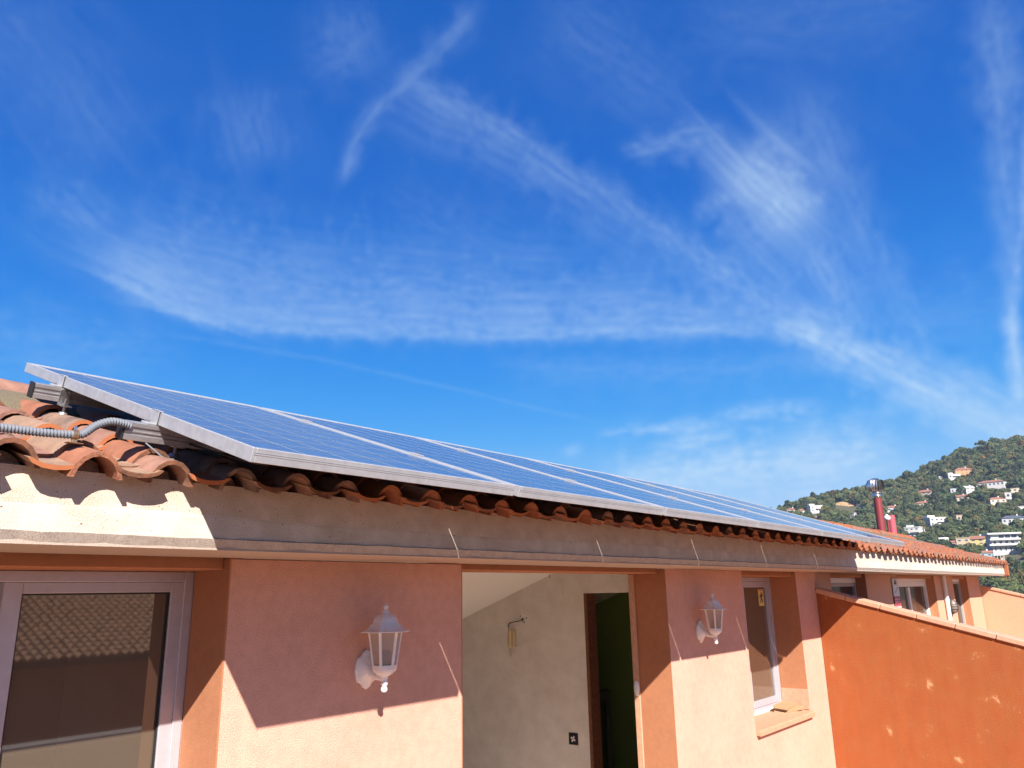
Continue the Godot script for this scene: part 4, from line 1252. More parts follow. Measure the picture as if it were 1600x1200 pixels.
# ================================================================= wall lanterns
func make_lanterns() -> void:
	var t := thing("wall_lantern", "white wall lantern left of the doorway", "wall lantern", Vector3.ZERO, "white lanterns on the pink wall")
	# back plate: a pointed shield
	var half := [[0.0, 0.0735], [0.016, 0.066], [0.026, 0.052], [0.043, 0.043], [0.050, 0.028], [0.055, 0.0], [0.050, -0.026], [0.044, -0.042], [0.026, -0.05], [0.018, -0.062], [0.0, -0.0715]]
	var plate := func(s: float) -> PackedVector3Array:
		var r := PackedVector3Array()
		for p in half:
			r.append(Vector3(p[0] * s, p[1] * s, 0))
		for k in range(half.size() - 2, 0, -1):
			r.append(Vector3(-half[k][0] * s, half[k][1] * s, 0))
		return r
	var st := mb()
	var rings := [[1.0, 0.001], [1.0, 0.008], [0.93, 0.013], [0.80, 0.016], [0.55, 0.026], [0.36, 0.036]]
	var prev: PackedVector3Array
	for k in rings.size():
		var r: PackedVector3Array = plate.call(rings[k][0])
		for j in r.size():
			r[j].z = rings[k][1]
		if k > 0:
			st.set_smooth_group(1 if k > 2 else -1)
			skin(st, prev, r)
		prev = r
	st.set_smooth_group(-1)
	prev.reverse()
	cap(st, prev)
	obj(st, "back_plate", M.lamp_white, t)
	st = mb()
	for s in [-1.0, 1.0]:
		st.set_smooth_group(-1)
		tube(st, [Vector3(s * 0.027, -0.004, 0.014), Vector3(s * 0.027, -0.004, 0.0185)], 0.0035, 8)
	obj(st, "screw", M.wire_dark, t)
	var zb := 0.11
	st = mb()
	tube(st, smooth_path([Vector3(0, 0.0, 0.024), Vector3(0, -0.012, 0.045), Vector3(0, -0.022, 0.07), Vector3(0, -0.026, zb)], 5), [0.026, 0.0245, 0.023, 0.021, 0.019, 0.0175, 0.016, 0.015, 0.0143, 0.0138, 0.0132, 0.0127, 0.0123, 0.012, 0.0118, 0.0118], 12)
	obj(st, "arm", M.lamp_white, t)
	var c := Vector3(0, 0.27, zb)    # heights below are those of the photograph's eye level, the plate sits at -0.27
	st = mb()
	lathe(st, [[0.006, -0.346], [0.0105, -0.343], [0.013, -0.336], [0.0115, -0.329], [0.008, -0.324], [0.0125, -0.321], [0.0135, -0.316], [0.0135, -0.312], [0.011, -0.309], [0.0125, -0.296], [0.016, -0.289], [0.017, -0.285]], 14, c)
	obj(st, "lower_finial", M.lamp_white, t)
	var hexa := func(prof: Array, called: String) -> void:
		var s := mb()
		lathe(s, prof, 6, c, PI / 6.0, false)
		obj(s, called, M.lamp_white, t)
	hexa.call([[0.019, -0.287], [0.030, -0.283], [0.034, -0.276], [0.042, -0.274], [0.044, -0.268], [0.0465, -0.266], [0.048, -0.253], [0.043, -0.2525]], "lower_cup")
	hexa.call([[0.066, -0.1315], [0.094, -0.1305], [0.0945, -0.1275], [0.082, -0.125], [0.068, -0.117], [0.060, -0.107], [0.0575, -0.1015], [0.055, -0.101]], "roof_brim")
	hexa.call([[0.050, -0.1012], [0.050, -0.098], [0.048, -0.088], [0.042, -0.077], [0.033, -0.069], [0.022, -0.064], [0.015, -0.0625], [0.015, -0.059]], "roof_dome")
	st = mb()
	lathe(st, [[0.015, -0.0588], [0.0155, -0.0555], [0.010, -0.053], [0.0085, -0.047], [0.0075, -0.042], [0.011, -0.039], [0.0115, -0.035], [0.008, -0.032], [0.005, -0.028], [0.001, -0.0275]], 12, c)
	obj(st, "upper_finial", M.lamp_white, t)
	var corner := func(k: int, r: float, y: float) -> Vector3:
		var a := TAU * k / 6.0 + PI / 6.0
		return c + Vector3(cos(a) * r, y, -sin(a) * r)
	for k in 6:
		var a: Vector3 = corner.call(k, 0.0455, -0.2535)
		var b: Vector3 = corner.call(k, 0.0640, -0.1305)
		st = mb()
		st.set_smooth_group(-1)
		var d := (b - a).normalized()
		var out := Vector3(a.x - c.x, 0, a.z - c.z).normalized()
		var sidev := d.cross(out).normalized()
		var ra := PackedVector3Array([a + sidev * 0.0052 - out * 0.004, a + sidev * 0.0045 + out * 0.001, a - sidev * 0.0045 + out * 0.001, a - sidev * 0.0052 - out * 0.004])
		var rb := PackedVector3Array()
		for p in ra:
			rb.append(p + (b - a))
		skin(st, ra, rb)
		obj(st, "post", M.lamp_white, t)
		var e: Vector3 = corner.call((k + 1) % 6, 0.0455, -0.2535)
		var f: Vector3 = corner.call((k + 1) % 6, 0.0640, -0.1305)
		st = mb()
		var inn := Vector3((a.x + e.x) * 0.5 - c.x, 0, (a.z + e.z) * 0.5 - c.z).normalized() * 0.0022
		quad(st, a - inn, b - inn, f - inn, e - inn)
		obj(st, "pane", M.lamp_glass, t)
		st = mb()
		box(st, Vector3(-0.0215, -0.003, -0.002), Vector3(0.0215, 0.003, 0.002), 0.0, Transform3D(Basis((e - a).normalized(), Vector3.UP, (e - a).normalized().cross(Vector3.UP)), (a + e) * 0.5 + Vector3(0, 0.002, 0)))
		obj(st, "lower_bar", M.lamp_white, t)
	st = mb()
	lathe(st, [[0.022, -0.252], [0.022, -0.20], [0.018, -0.198], [0.018, -0.194]], 14, c)
	obj(st, "lamp_holder", M.conduit_grey, t)
	t.position = Vector3(2.105, -0.27, 0)
	var o: Node3D = t.duplicate()
	put(o, "wall_lantern", self)
	o.set_meta("label", "white wall lantern between the doorway and the small window")
	o.position = Vector3(4.955, -0.262, 0)

# ================================================================= walls between the terraces
func scuff_image() -> Image:
	var n := 1024
	var a := noise(301, 0.25, 3).get_seamless_image(n, n).get_data()
	var b := noise(302, 0.008, 4).get_seamless_image(n, n).get_data()
	# water streaks and trowel sweeps: noise drawn out downwards
	var st := noise(303, 0.02, 4).get_seamless_image(n, n).get_data()
	var bytes := PackedByteArray()
	bytes.resize(n * n * 3)
	for i in n * n:
		var u := b[i] / 255.0
		var t := 0.83 + 0.07 * a[i] / 255.0 + 0.06 * st[(i % n) + ((i / n) / 6) % n * n] / 255.0
		bytes[i * 3] = int(255.0 * clampf(t + 0.05, 0.0, 1.0))
		bytes[i * 3 + 1] = int(255.0 * clampf(t + 0.02 + (u - 0.5) * 0.10, 0.0, 1.0))
		bytes[i * 3 + 2] = int(255.0 * clampf(t - 0.04 + (u - 0.5) * 0.22, 0.0, 1.0))
	var im := Image.create_from_data(n, n, false, Image.FORMAT_RGB8, bytes)
	var rng := RandomNumberGenerator.new()
	rng.seed = 31
	# pale crumbled spots where the paint has come off in trails and clusters
	for k in 17:
		var x := rng.randf() * n
		var y := rng.randf_range(0.12, 1.0) * n
		var dx := rng.randf_range(-0.5, 0.6)
		var m := rng.randi_range(14, 90)
		var spread := rng.randf_range(10.0, 34.0)
		for j in m:
			x += dx * 1.6 + rng.randf_range(-1.0, 1.0)
			y += rng.randf_range(0.2, 3.2)
			var px := int(x + rng.randfn() * spread)
			var py := int(y + rng.randfn() * spread * 0.5)
			if px > 1 and px < n - 6 and py > 1 and py < n - 6:
				var w := 2 + (rng.randi() % 3)
				im.fill_rect(Rect2i(px, py, w, 1 + rng.randi() % 3), im.get_pixel(px, py).lerp(Color(1, 1, 1), rng.randf_range(0.15, 0.5)))
	# one dusty hand-sized smear
	for j in 2600:
		var px := int(0.40 * n + rng.randfn() * 13.0)
		var py := int(0.62 * n + rng.randfn() * 24.0)
		im.set_pixel(px, py, im.get_pixel(px, py).lerp(Color(1, 1, 1), 0.22))
	return im

func make_garden_walls() -> void:
	M.render_orange.albedo_color = Color.WHITE
	# the paint is the texture times the base; the pale spots are bare render
	var im := scuff_image()
	var bytes := im.get_data()
	var base := lin(0.335, 0.098, 0.027)
	var bare := lin(0.80, 0.56, 0.36)
	for i in bytes.size() / 3:
		var r := bytes[i * 3] / 255.0
		var gb := bytes[i * 3 + 2] / 255.0
		var k := smoothstep(0.92, 0.99, gb)
		var c := Color(base.r * r, base.g * bytes[i * 3 + 1] / 255.0, base.b * gb).lerp(bare, k)
		bytes[i * 3] = int(clampf(c.r, 0, 1) * 255.0)
		bytes[i * 3 + 1] = int(clampf(c.g, 0, 1) * 255.0)
		bytes[i * 3 + 2] = int(clampf(c.b, 0, 1) * 255.0)
	var im2 := Image.create_from_data(im.get_width(), im.get_height(), false, Image.FORMAT_RGB8, bytes)
	im2.generate_mipmaps()
	M.render_orange.albedo_texture = ImageTexture.create_from_image(im2)
	M.render_orange.normal_enabled = true
	M.render_orange.normal_texture = M.stucco_pink.normal_texture
	M.render_orange.normal_scale = 0.2
	M.render_orange.uv1_triplanar = true
	M.render_orange.uv1_world_triplanar = true
	M.render_orange.uv1_scale = Vector3.ONE * 0.55
	M.render_orange.uv1_offset = Vector3(0, 0.2, 0.25)
	for k in 2:
		var xa: float = [7.277, 15.30][k]
		var t := thing("dividing_wall", ["bright orange sloping wall with scuffed paint between the two terraces", "pale peach sloping wall beyond the neighbouring house"][k], "wall", Vector3.ZERO, "sloping walls between the terraces")
		var y0: float = [0.004, 0.0][k]
		var sl := 0.277
		var z1 := 3.54
		var zs: float = [0.003, -0.003][k]
		var st := mb()
		prism(st, PackedVector2Array([Vector2(zs, y0 - 0.044), Vector2(z1, y0 - 0.044 - sl * z1), Vector2(z1, -9.0), Vector2(zs, -9.0)]), xa, xa + 0.15, 0)
		obj(st, "wall_body", M.render_orange if k == 0 else M.stucco_peach, t)
		var cz := -0.02
		if k == 1:
			cz = 0.0
		var n := 13
		for j in n:
			st = mb()
			var za := maxf(zs, cz + j * 0.2725)
			var zb := cz + (j + 1) * 0.2725 - 0.0025
			var b := Basis(Vector3.RIGHT, atan(sl))
			var tilt := Transform3D(b, Vector3(xa + 0.075, y0 - 0.021 - sl * (za + zb) * 0.5, (za + zb) * 0.5))
			var hl := (zb - za) * 0.5 / cos(atan(sl))
			box(st, Vector3(-0.094, -0.021, -hl), Vector3(0.094, 0.021, hl), 0.006, tilt)
			obj(st, "coping_tile", M.coping_tile, t)

# ================================================================= small things in and around the doorway
func make_room_things() -> void:
	var x := 5.2
	# entry phone
	var t := thing("entry_phone", "cream wall telephone handset with a hanging cord", "telephone", Vector3(x, -0.34, -1.80))
	var st := mb()
	box(st, Vector3(-0.028, -0.075, -0.035), Vector3(-0.001, 0.055, 0.035), 0.005)
	obj(st, "base_plate", M.cream_plastic, t)
	st = mb()
	tube(st, smooth_path([Vector3(-0.040, 0.05, 0.008), Vector3(-0.046, 0.04, 0.008), Vector3(-0.042, -0.01, 0.008), Vector3(-0.046, -0.06, 0.008), Vector3(-0.040, -0.07, 0.008)], 5), 0.013, 10)
	obj(st, "handset", M.cream_plastic, t)
	st = mb()
	tube(st, smooth_path([Vector3(-0.035, -0.07, 0.008), Vector3(-0.03, -0.11, 0.015), Vector3(-0.025, -0.145, 0.0), Vector3(-0.02, -0.13, -0.02), Vector3(-0.015, -0.075, -0.02)], 8), 0.0028, 6)
	obj(st, "cord", M.cream_plastic, t)
	# bare wires and holes above it
	t = thing("bare_wires", "dark wires poking out of holes in the plaster above the handset", "wires", Vector3(x, -0.235, -1.79))
	st = mb()
	tube(st, smooth_path([Vector3(-0.002, 0.03, 0.10), Vector3(-0.015, 0.02, 0.06), Vector3(-0.012, 0.012, 0.0), Vector3(-0.01, -0.005, -0.045), Vector3(-0.004, -0.03, -0.05)], 6), 0.0035, 6)
	obj(st, "wire", M.wire_dark, t)
	for p in [[0.035, 0.10, 0.011], [0.06, 0.075, 0.006], [0.045, 0.14, 0.006], [0.01, 0.115, 0.006]]:
		st = mb()
		tube(st, [Vector3(-0.0015, p[0], p[1]), Vector3(-0.003, p[0], p[1])], p[2], 9)
		obj(st, "hole", M.wire_dark, t)
	# junction box cover and a small mark above it
	t = thing("junction_cover", "square cover plate, painted over, high on the room wall", "cover plate", Vector3(x, 0.04, -1.35))
	st = mb()
	box(st, Vector3(-0.004, -0.06, -0.075), Vector3(-0.0005, 0.06, 0.075), 0.001)
	obj(st, "plate", M.plaster_white, t)
	t = thing("wall_hook", "small dark hook near the ceiling of the room", "hook", Vector3(x, 0.145, -1.40))
	st = mb()
	tube(st, smooth_path([Vector3(-0.001, 0.02, 0), Vector3(-0.012, 0.015, 0.004), Vector3(-0.012, -0.01, 0.006), Vector3(-0.004, -0.025, 0.0)], 5), 0.003, 6)
	obj(st, "hook_wire", M.wire_dark, t)
	# open socket
	t = thing("wall_socket", "open black socket box with its insert showing", "socket", Vector3(x, -1.06, -1.225))
	st = mb()
	box(st, Vector3(-0.005, -0.042, -0.042), Vector3(-0.0005, 0.042, 0.042), 0.002)
	obj(st, "box", M.black_plastic, t)
	st = mb()
	for k in 4:
		box(st, Vector3(-0.011, -0.022, -0.006), Vector3(-0.0052, -0.004, 0.006), 0.001, Transform3D(Basis(Vector3.RIGHT, k * PI * 0.5 + 0.5), Vector3.ZERO))
	obj(st, "insert", M.lamp_white, t)
	# in the green room: a dark glazed door leaf
	t = thing("green_room_door", "dark glazed door leaf standing in the green room", "door", Vector3(5.36, FLOOR_Y, -1.55))
	st = mb()
	frame_rect(st, 0.0, 0.85, 0.0, 1.12, -0.02, 0.02, 0.07)
	obj(st, "leaf_frame", mat("dark_green_frame", lin(0.05, 0.06, 0.045), 0.5), t)
	st = mb()
	box(st, Vector3(0.07, 0.07, -0.006), Vector3(0.78, 1.05, 0.006))
	obj(st, "panel", mat("dark_panel", lin(0.018, 0.03, 0.010), 0.5), t)

func make_sill_things() -> void:
	# loose tiles left on the small window's sill
	var at := [Vector3(6.60, -0.9525, -0.105), Vector3(6.63, -0.930, -0.10), Vector3(6.585, -0.907, -0.115)]
	var turn := [0.05, -0.12, 0.10]
	var size := [Vector3(0.145, 0.011, 0.062), Vector3(0.135, 0.011, 0.06), Vector3(0.14, 0.011, 0.055)]
	var labels := ["lowest of the loose thin clay tiles on the window sill", "middle one of the loose thin clay tiles on the window sill", "topmost of the loose thin clay tiles on the window sill"]
	for k in 3:
		var st := mb()
		box(st, -size[k], size[k], 0.002)
		var o := obj(st, "loose_tile", M.raw_tile if k != 0 else M.sill_tile, self)
		o.transform = Transform3D(Basis(Vector3.UP, turn[k]) * Basis(Vector3.RIGHT, 0.11), at[k])
		tag(o, labels[k], "tile", "loose tiles on the sill")

func make_neighbour_things() -> void:
	# rain pipe
	var t := thing("rain_pipe", "white rain pipe running down the neighbouring house", "rain pipe", Vector3(12.40, 0, 0.036))
	var st := mb()
	tube(st, [Vector3(0, 0.135, 0), Vector3(0, FLOOR_Y, 0)], 0.027, 14)
	obj(st, "pipe", M.white_paint, t)
	for y in [-0.2, -1.2]:
		st = mb()
		tube(st, [Vector3(0, y, 0), Vector3(0, y + 0.03, 0)], 0.031, 14)
		box(st, Vector3(-0.012, y, -0.0355), Vector3(0.012, y + 0.03, -0.028))
		obj(st, "bracket", M.white_paint, t)
	# caged bulkhead lamp
	t = thing("bulkhead_lamp", "oval bulkhead lamp with a dark wire cage beside the rain pipe", "lamp", Vector3(12.72, -0.285, 0))
	st = mb()
	lathe(st, [[0.085, 0.0], [0.085, 0.03], [0.075, 0.038]], 20, Vector3.ZERO)
	var o := inst(done(st, M.wire_dark), "base_ring", t, null, Transform3D(Basis(Vector3.RIGHT, PI * 0.5) * Basis.from_scale(Vector3(0.85, 1, 1.25)), Vector3.ZERO))
	st = mb()
	lathe(st, [[0.072, 0.036], [0.066, 0.06], [0.048, 0.082], [0.02, 0.092], [0.002, 0.094]], 20, Vector3.ZERO)
	inst(done(st, M.lens_brown), "lens", t, null, Transform3D(Basis(Vector3.RIGHT, PI * 0.5) * Basis.from_scale(Vector3(0.85, 1, 1.25)), Vector3.ZERO))
	for k in 4:
		var p := []
		for s in 9:
			var a := PI * s / 8.0
			var r := 0.076
			var v := Vector3(cos(a) * r * 0.85, 0, 0.034 + sin(a) * 0.066)
			if k < 2:
				v.y = [0.035, -0.035][k]
				v.x *= 0.9
			elif k == 2:
				v = Vector3(0, cos(a) * r * 1.25, 0.034 + sin(a) * 0.066)
			else:
				v.y = 0.0
			p.append(v)
		st = mb()
		tube(st, p, 0.0045, 6)
		obj(st, "cage_wire", M.wire_dark, t)
	# printed vertical banner
	var im := Image.create(48, 192, false, Image.FORMAT_RGB8)
	im.fill(Color(0.80, 0.80, 0.80))
	im.fill_rect(Rect2i(14, 8, 18, 20), Color(0.25, 0.24, 0.26))
	im.fill_rect(Rect2i(18, 12, 10, 4), Color(0.72, 0.72, 0.72))
	for k in 26:
		im.fill_rect(Rect2i(8 + k, 66 - k, 10, 2), Color(0.62, 0.63, 0.66))
	im.fill_rect(Rect2i(0, 84, 48, 48), Color(0.66, 0.30, 0.34))
	im.fill_rect(Rect2i(6, 96, 36, 4), Color(0.84, 0.74, 0.75))
	im.fill_rect(Rect2i(6, 108, 30, 4), Color(0.84, 0.74, 0.75))
	im.fill_rect(Rect2i(6, 118, 34, 5), Color(0.45, 0.16, 0.2))
	im.fill_rect(Rect2i(0, 136, 48, 52), Color(0.60, 0.60, 0.63))
	for k in 4:
		im.fill_rect(Rect2i(6 + k * 10, 146, 4, 30), Color(0.42, 0.42, 0.46))
	im.generate_mipmaps()
	var bm := StandardMaterial3D.new()
	bm.resource_name = "banner_print"
	bm.albedo_texture = ImageTexture.create_from_image(im)
	bm.roughness = 0.6
	st = mb()
	quad(st, Vector3(0, -0.36, 0.012), Vector3(0, 0.09, 0.012), Vector3(0.26, 0.09, 0.012), Vector3(0.26, -0.36, 0.012))
	quad(st, Vector3(0.26, -0.36, 0.004), Vector3(0.26, 0.09, 0.004), Vector3(0, 0.09, 0.004), Vector3(0, -0.36, 0.004))
	o = obj(st, "wall_banner", bm, self, Vector3(9.81, 0, 0))
	tag(o, "narrow printed banner with a red band beside the neighbour's double window", "banner")
	# small clutter on the neighbour's ledge by the banner
	st = mb()
	box(st, Vector3(0, 0, 0), Vector3(0.30, 0.04, 0.10), 0.006)
	o = obj(st, "ledge_box", M.white_paint, self, Vector3(9.72, -0.40, 0.003))
	tag(o, "small white box on the wall under the printed banner", "box")

func make_flues() -> void:
	# tall flue with a turbine cowl, short flue beside it, small white cap between
	var t := thing("tall_flue", "tall red flue pipe with a shiny turbine cowl", "chimney", Vector3(14.065, 0.0, -1.1), "red flues behind the ridge")
	var st := mb()
	tube(st, [Vector3(0, 0.55, 0), Vector3(0, 1.445, 0)], 0.064, 20)
	obj(st, "pipe", M.flue_red, t)
	st = mb()
	lathe(st, [[0.066, 1.435], [0.07, 1.44], [0.07, 1.458], [0.078, 1.462], [0.078, 1.482], [0.070, 1.488], [0.070, 1.51], [0.076, 1.515], [0.074, 1.535], [0.05, 1.54]], 24, Vector3.ZERO)
	obj(st, "collar", M.steel, t)
	var vane_m := done_vane()
	for k in 20:
		inst(vane_m, "vane", t, null, Transform3D(Basis(Vector3.UP, TAU * k / 20.0), Vector3(0, 1.652, 0)))
	st = mb()
	lathe(st, [[0.07, 1.536], [0.09, 1.544], [0.09, 1.551]], 24, Vector3.ZERO)
	lathe(st, [[0.078, 1.748], [0.06, 1.766], [0.025, 1.774], [0.002, 1.775]], 24, Vector3.ZERO)
	obj(st, "turbine_cap", M.steel, t)
	st = mb()
	lathe(st, [[0.05, 1.545], [0.072, 1.65], [0.05, 1.75]], 16, Vector3.ZERO)
	obj(st, "turbine_core", M.wire_dark, t)
	t = thing("short_flue", "short faded red flue pipe beside the tall one", "chimney", Vector3(14.77, 0.0, -1.1), "red flues behind the ridge")
	st = mb()
	tube(st, [Vector3(0, 0.5, 0), Vector3(0, 1.2, 0)], 0.064, 20)
	obj(st, "pipe", M.flue_pink, t)
	st = mb()
	for y in [0.98, 1.09]:
		lathe(st, [[0.0645, y], [0.0665, y + 0.003], [0.0665, y + 0.008], [0.0645, y + 0.011]], 20, Vector3.ZERO)
	obj(st, "seam", M.flue_pink, t)
	t = thing("vent_cap", "small white round vent cap between the two red flues", "vent", Vector3(14.44, 0.0, -1.08))
	st = mb()
	lathe(st, [[0.015, 1.085], [0.03, 1.092], [0.046, 1.108], [0.054, 1.13], [0.05, 1.152], [0.034, 1.168], [0.02, 1.174], [0.018, 1.19], [0.002, 1.198]], 16, Vector3.ZERO)
	obj(st, "cap", M.white_paint, t)
	st = mb()
	tube(st, [Vector3(0, 0.6, 0), Vector3(0, 1.09, 0)], 0.02, 10)
	obj(st, "vent_pipe", M.flue_red, t)

func done_vane() -> ArrayMesh:
	var st := mb()
	st.set_smooth_group(1)
	var prev := []
	for k in 9:
		var t := k / 8.0
		var a := lerpf(-1.15, 1.05, t)
		var r := 0.138 * pow(cos(a * 0.80), 0.6)
		var y := 0.108 * sin(a)
		var c0 := Vector3(r, y, 0.0)
		var c1 := Vector3((r - 0.022) * cos(0.30), y, -(r - 0.022) * sin(0.30))
		if k > 0:
			quad(st, prev[0], c0, c1, prev[1])
		prev = [c0, c1]
	return done(st, M.steel)

# ================================================================= far hillside
var house_spots := []            # [az, distance, half width in degrees]

func make_hill_houses() -> void:
	# az, distance, width, height, storeys, wall, roof (0 flat, 1 hipped clay, 2 gabled clay, 3 hipped slate, 4 gabled white), turn, label
	var H := [
		[80.94, 789, 15.5, 6.4, 2, "hill_orange", 1, 0.3, "orange villa with clay roof highest on the hill"],
		[80.39, 783, 10.2, 3.8, 1, "hill_white", 0, 0.2, "low white house just below the orange villa"],
		[79.64, 793, 3.0, 2.2, 1, "hill_white", 0, 0.1, "tiny white hut left of the low white house near the hilltop"],
		[82.39, 743, 22.1, 5.6, 1, "hill_white", 1, -0.25, "long low house with wide clay roof near the right edge"],
		[81.09, 726, 7.1, 5.5, 2, "hill_white", 4, 0.5, "white gabled house below the long clay roof"],
		[80.28, 732, 6.4, 4.0, 1, "hill_grey", 0, 0.2, "grey flat house left of the white gabled house"],
		[80.61, 701, 9.9, 4.9, 1, "hill_cream", 2, -0.2, "cream house with brown roof below the grey flat house"],
		[82.45, 686, 11.7, 4.7, 1, "hill_cream", 1, 0.4, "house with pinkish clay roof above the slate roofed manor"],
		[83.15, 703, 4.5, 4.6, 1, "hill_white", 0, 0.0, "small white block at the end of the pinkish roof"],
		[83.56, 726, 6.3, 3.0, 1, "hill_cream", 0, 0.0, "low cream building at the right edge under the long roof"],
		[78.65, 739, 12.3, 6.3, 2, "hill_tan", 1, -0.3, "upper one of two stacked villas with pinkish roofs"],
		[78.40, 703, 12.1, 5.0, 1, "hill_cream", 1, -0.1, "lower one of two stacked villas with pinkish roofs"],
		[76.61, 697, 12.4, 5.0, 1, "hill_grey", 1, 0.3, "greyish house just right of the turbine cowl"],
		[83.72, 660, 6.8, 3.5, 1, "hill_white", 0, 0.1, "white house cut by the right edge above the slate roof"],
		[78.97, 628, 14.2, 6.1, 2, "hill_white", 0, 0.55, "white modern house with a shaded bluish side wall"],
		[80.40, 632, 7.7, 4.4, 1, "hill_tan", 0, 0.3, "beige flat house right of the white modern house"],
		[83.17, 616, 16.5, 5.6, 1, "hill_grey", 3, 0.25, "manor with dark slate hipped roof at the right edge"],
		[77.64, 597, 10.0, 6.7, 3, "hill_white", 0, -0.3, "stepped white house with balconies behind the roof end"],
		[78.39, 602, 4.6, 3.8, 1, "hill_white", 0, 0.2, "small white annex right of the stepped white house"],
		[79.25, 550, 4.8, 6.1, 2, "hill_white", 4, 0.1, "narrow white tower house left of the arched stone house"],
		[79.72, 551, 3.8, 3.4, 1, "hill_tan", 2, 0.2, "small grey roofed shed between tower house and arched house"],
		[80.29, 543, 7.8, 5.6, 2, "hill_tan", 0, 0.1, "tan stone house with three dark arches"],
		[81.14, 546, 8.4, 5.6, 2, "hill_yellow", 2, -0.2, "yellow house with brown roof beside the arched stone house"],
		[81.35, 505, 7.2, 3.6, 1, "teal_glass", 2, 0.3, "low teal glasshouse below the yellow house"],
		[81.98, 330, 4.6, 5.0, 2, "hill_pink", 2, 0.3, "reddish house with white ground floor just under the eave"],
		[81.17, 340, 6.2, 4.2, 1, "hill_stone", 2, 0.2, "dark stone house in the shade under the eave"],
		[71.85, 691, 11.8, 5.1, 2, "hill_white", 0, 0.4, "white house complex on the left shoulder above the panels"],
		[70.94, 684, 5.9, 4.1, 1, "hill_white", 1, 0.2, "white cottage left of the white house complex"],
		[70.31, 693, 7.5, 4.2, 1, "hill_cream", 1, -0.2, "beige cottage at the far left end of the hill"],
		[74.72, 710, 4.3, 3.4, 1, "hill_white", 0, 0.3, "small white house left of the turbine cowl"],
		[74.21, 672, 4.4, 4.2, 1, "hill_grey", 0, 0.9, "small bluish white house low left of the tall flue"],
		[71.86, 663, 5.2, 2.8, 1, "hill_cream", 1, 0.1, "cream cottage below the white house complex"]]
	for s in H:
		hill_house(s)
	big_block()
	pergola()
	# sandy cut in the slope
	var t := thing("sand_cutting", "bare sandy cutting in the wooded slope left of the flues", "cutting", spot(73.7, 716, 0.0))
	t.rotation.y = facing(t.position)
	var st := mb()
	var rng := RandomNumberGenerator.new()
	rng.seed = 9
	st.set_smooth_group(-1)
	for i in 7:
		for j in 3:
			var p := []
			for k in [[0, 0], [0, 1], [1, 1], [1, 0]]:
				var u: float = (i + k[0]) / 7.0
				var v: float = (j + k[1]) / 3.0
				p.append(Vector3(-7.5 + u * 15.0, v * 4.6 * (0.55 + 0.45 * sin(u * 3.0 + 0.4)) - 0.5, -v * 4.0 + sin(u * 9.0 + v * 5.0) * 0.7))
			quad(st, p[0], p[1], p[2], p[3])
	obj(st, "sand_face", mat("sand", lin(0.36, 0.235, 0.12), 0.95), t)
	house_spots.append([73.7, 716.0, 0.6, 40.0])
	# retaining wall under the big white block
	t = thing("retaining_wall", "long grey stone retaining wall below the big white building", "wall", spot(82.3, 478, -0.5))
	t.rotation.y = facing(t.position)
	st = mb()
	box(st, Vector3(-11, -3, -0.4), Vector3(14, 2.6, 0.4), 0.1)
	obj(st, "wall_body", M.hill_stone, t)
	house_spots.append([82.3, 478.0, 1.6, 30.0])
	# thin mast on the hilltop
	t = thing("radio_mast", "thin mast on the hilltop at the right edge of the sky", "mast", spot(84.35, 893, 0.0))
	st = mb()
	tube(st, [Vector3(0, 0, 0), Vector3(0, 17, 0)], 0.16, 6)
	obj(st, "pole", M.hill_grey, t)

func facing(p: Vector3) -> float:
	return atan2(-p.x, -p.z)

func win(t: Node3D, x: float, y: float, w: float, h: float, z: float, turn := 0.0) -> void:
	var n := Node3D.new()
	put(n, "window", t)
	n.transform = Transform3D(Basis(Vector3.UP, turn), Vector3.ZERO) * Transform3D(Basis.IDENTITY, Vector3(x, y, z))
	var st := mb()
	frame_rect(st, -w * 0.5, w * 0.5, 0, h, -0.05, 0.05, 0.09, 0.0)
	obj(st, "frame", M.hill_white, n)
	st = mb()
	box(st, Vector3(-w * 0.5 + 0.09, 0.09, -0.04), Vector3(w * 0.5 - 0.09, h - 0.09, 0.02))
	obj(st, "pane", M.hill_glass, n)

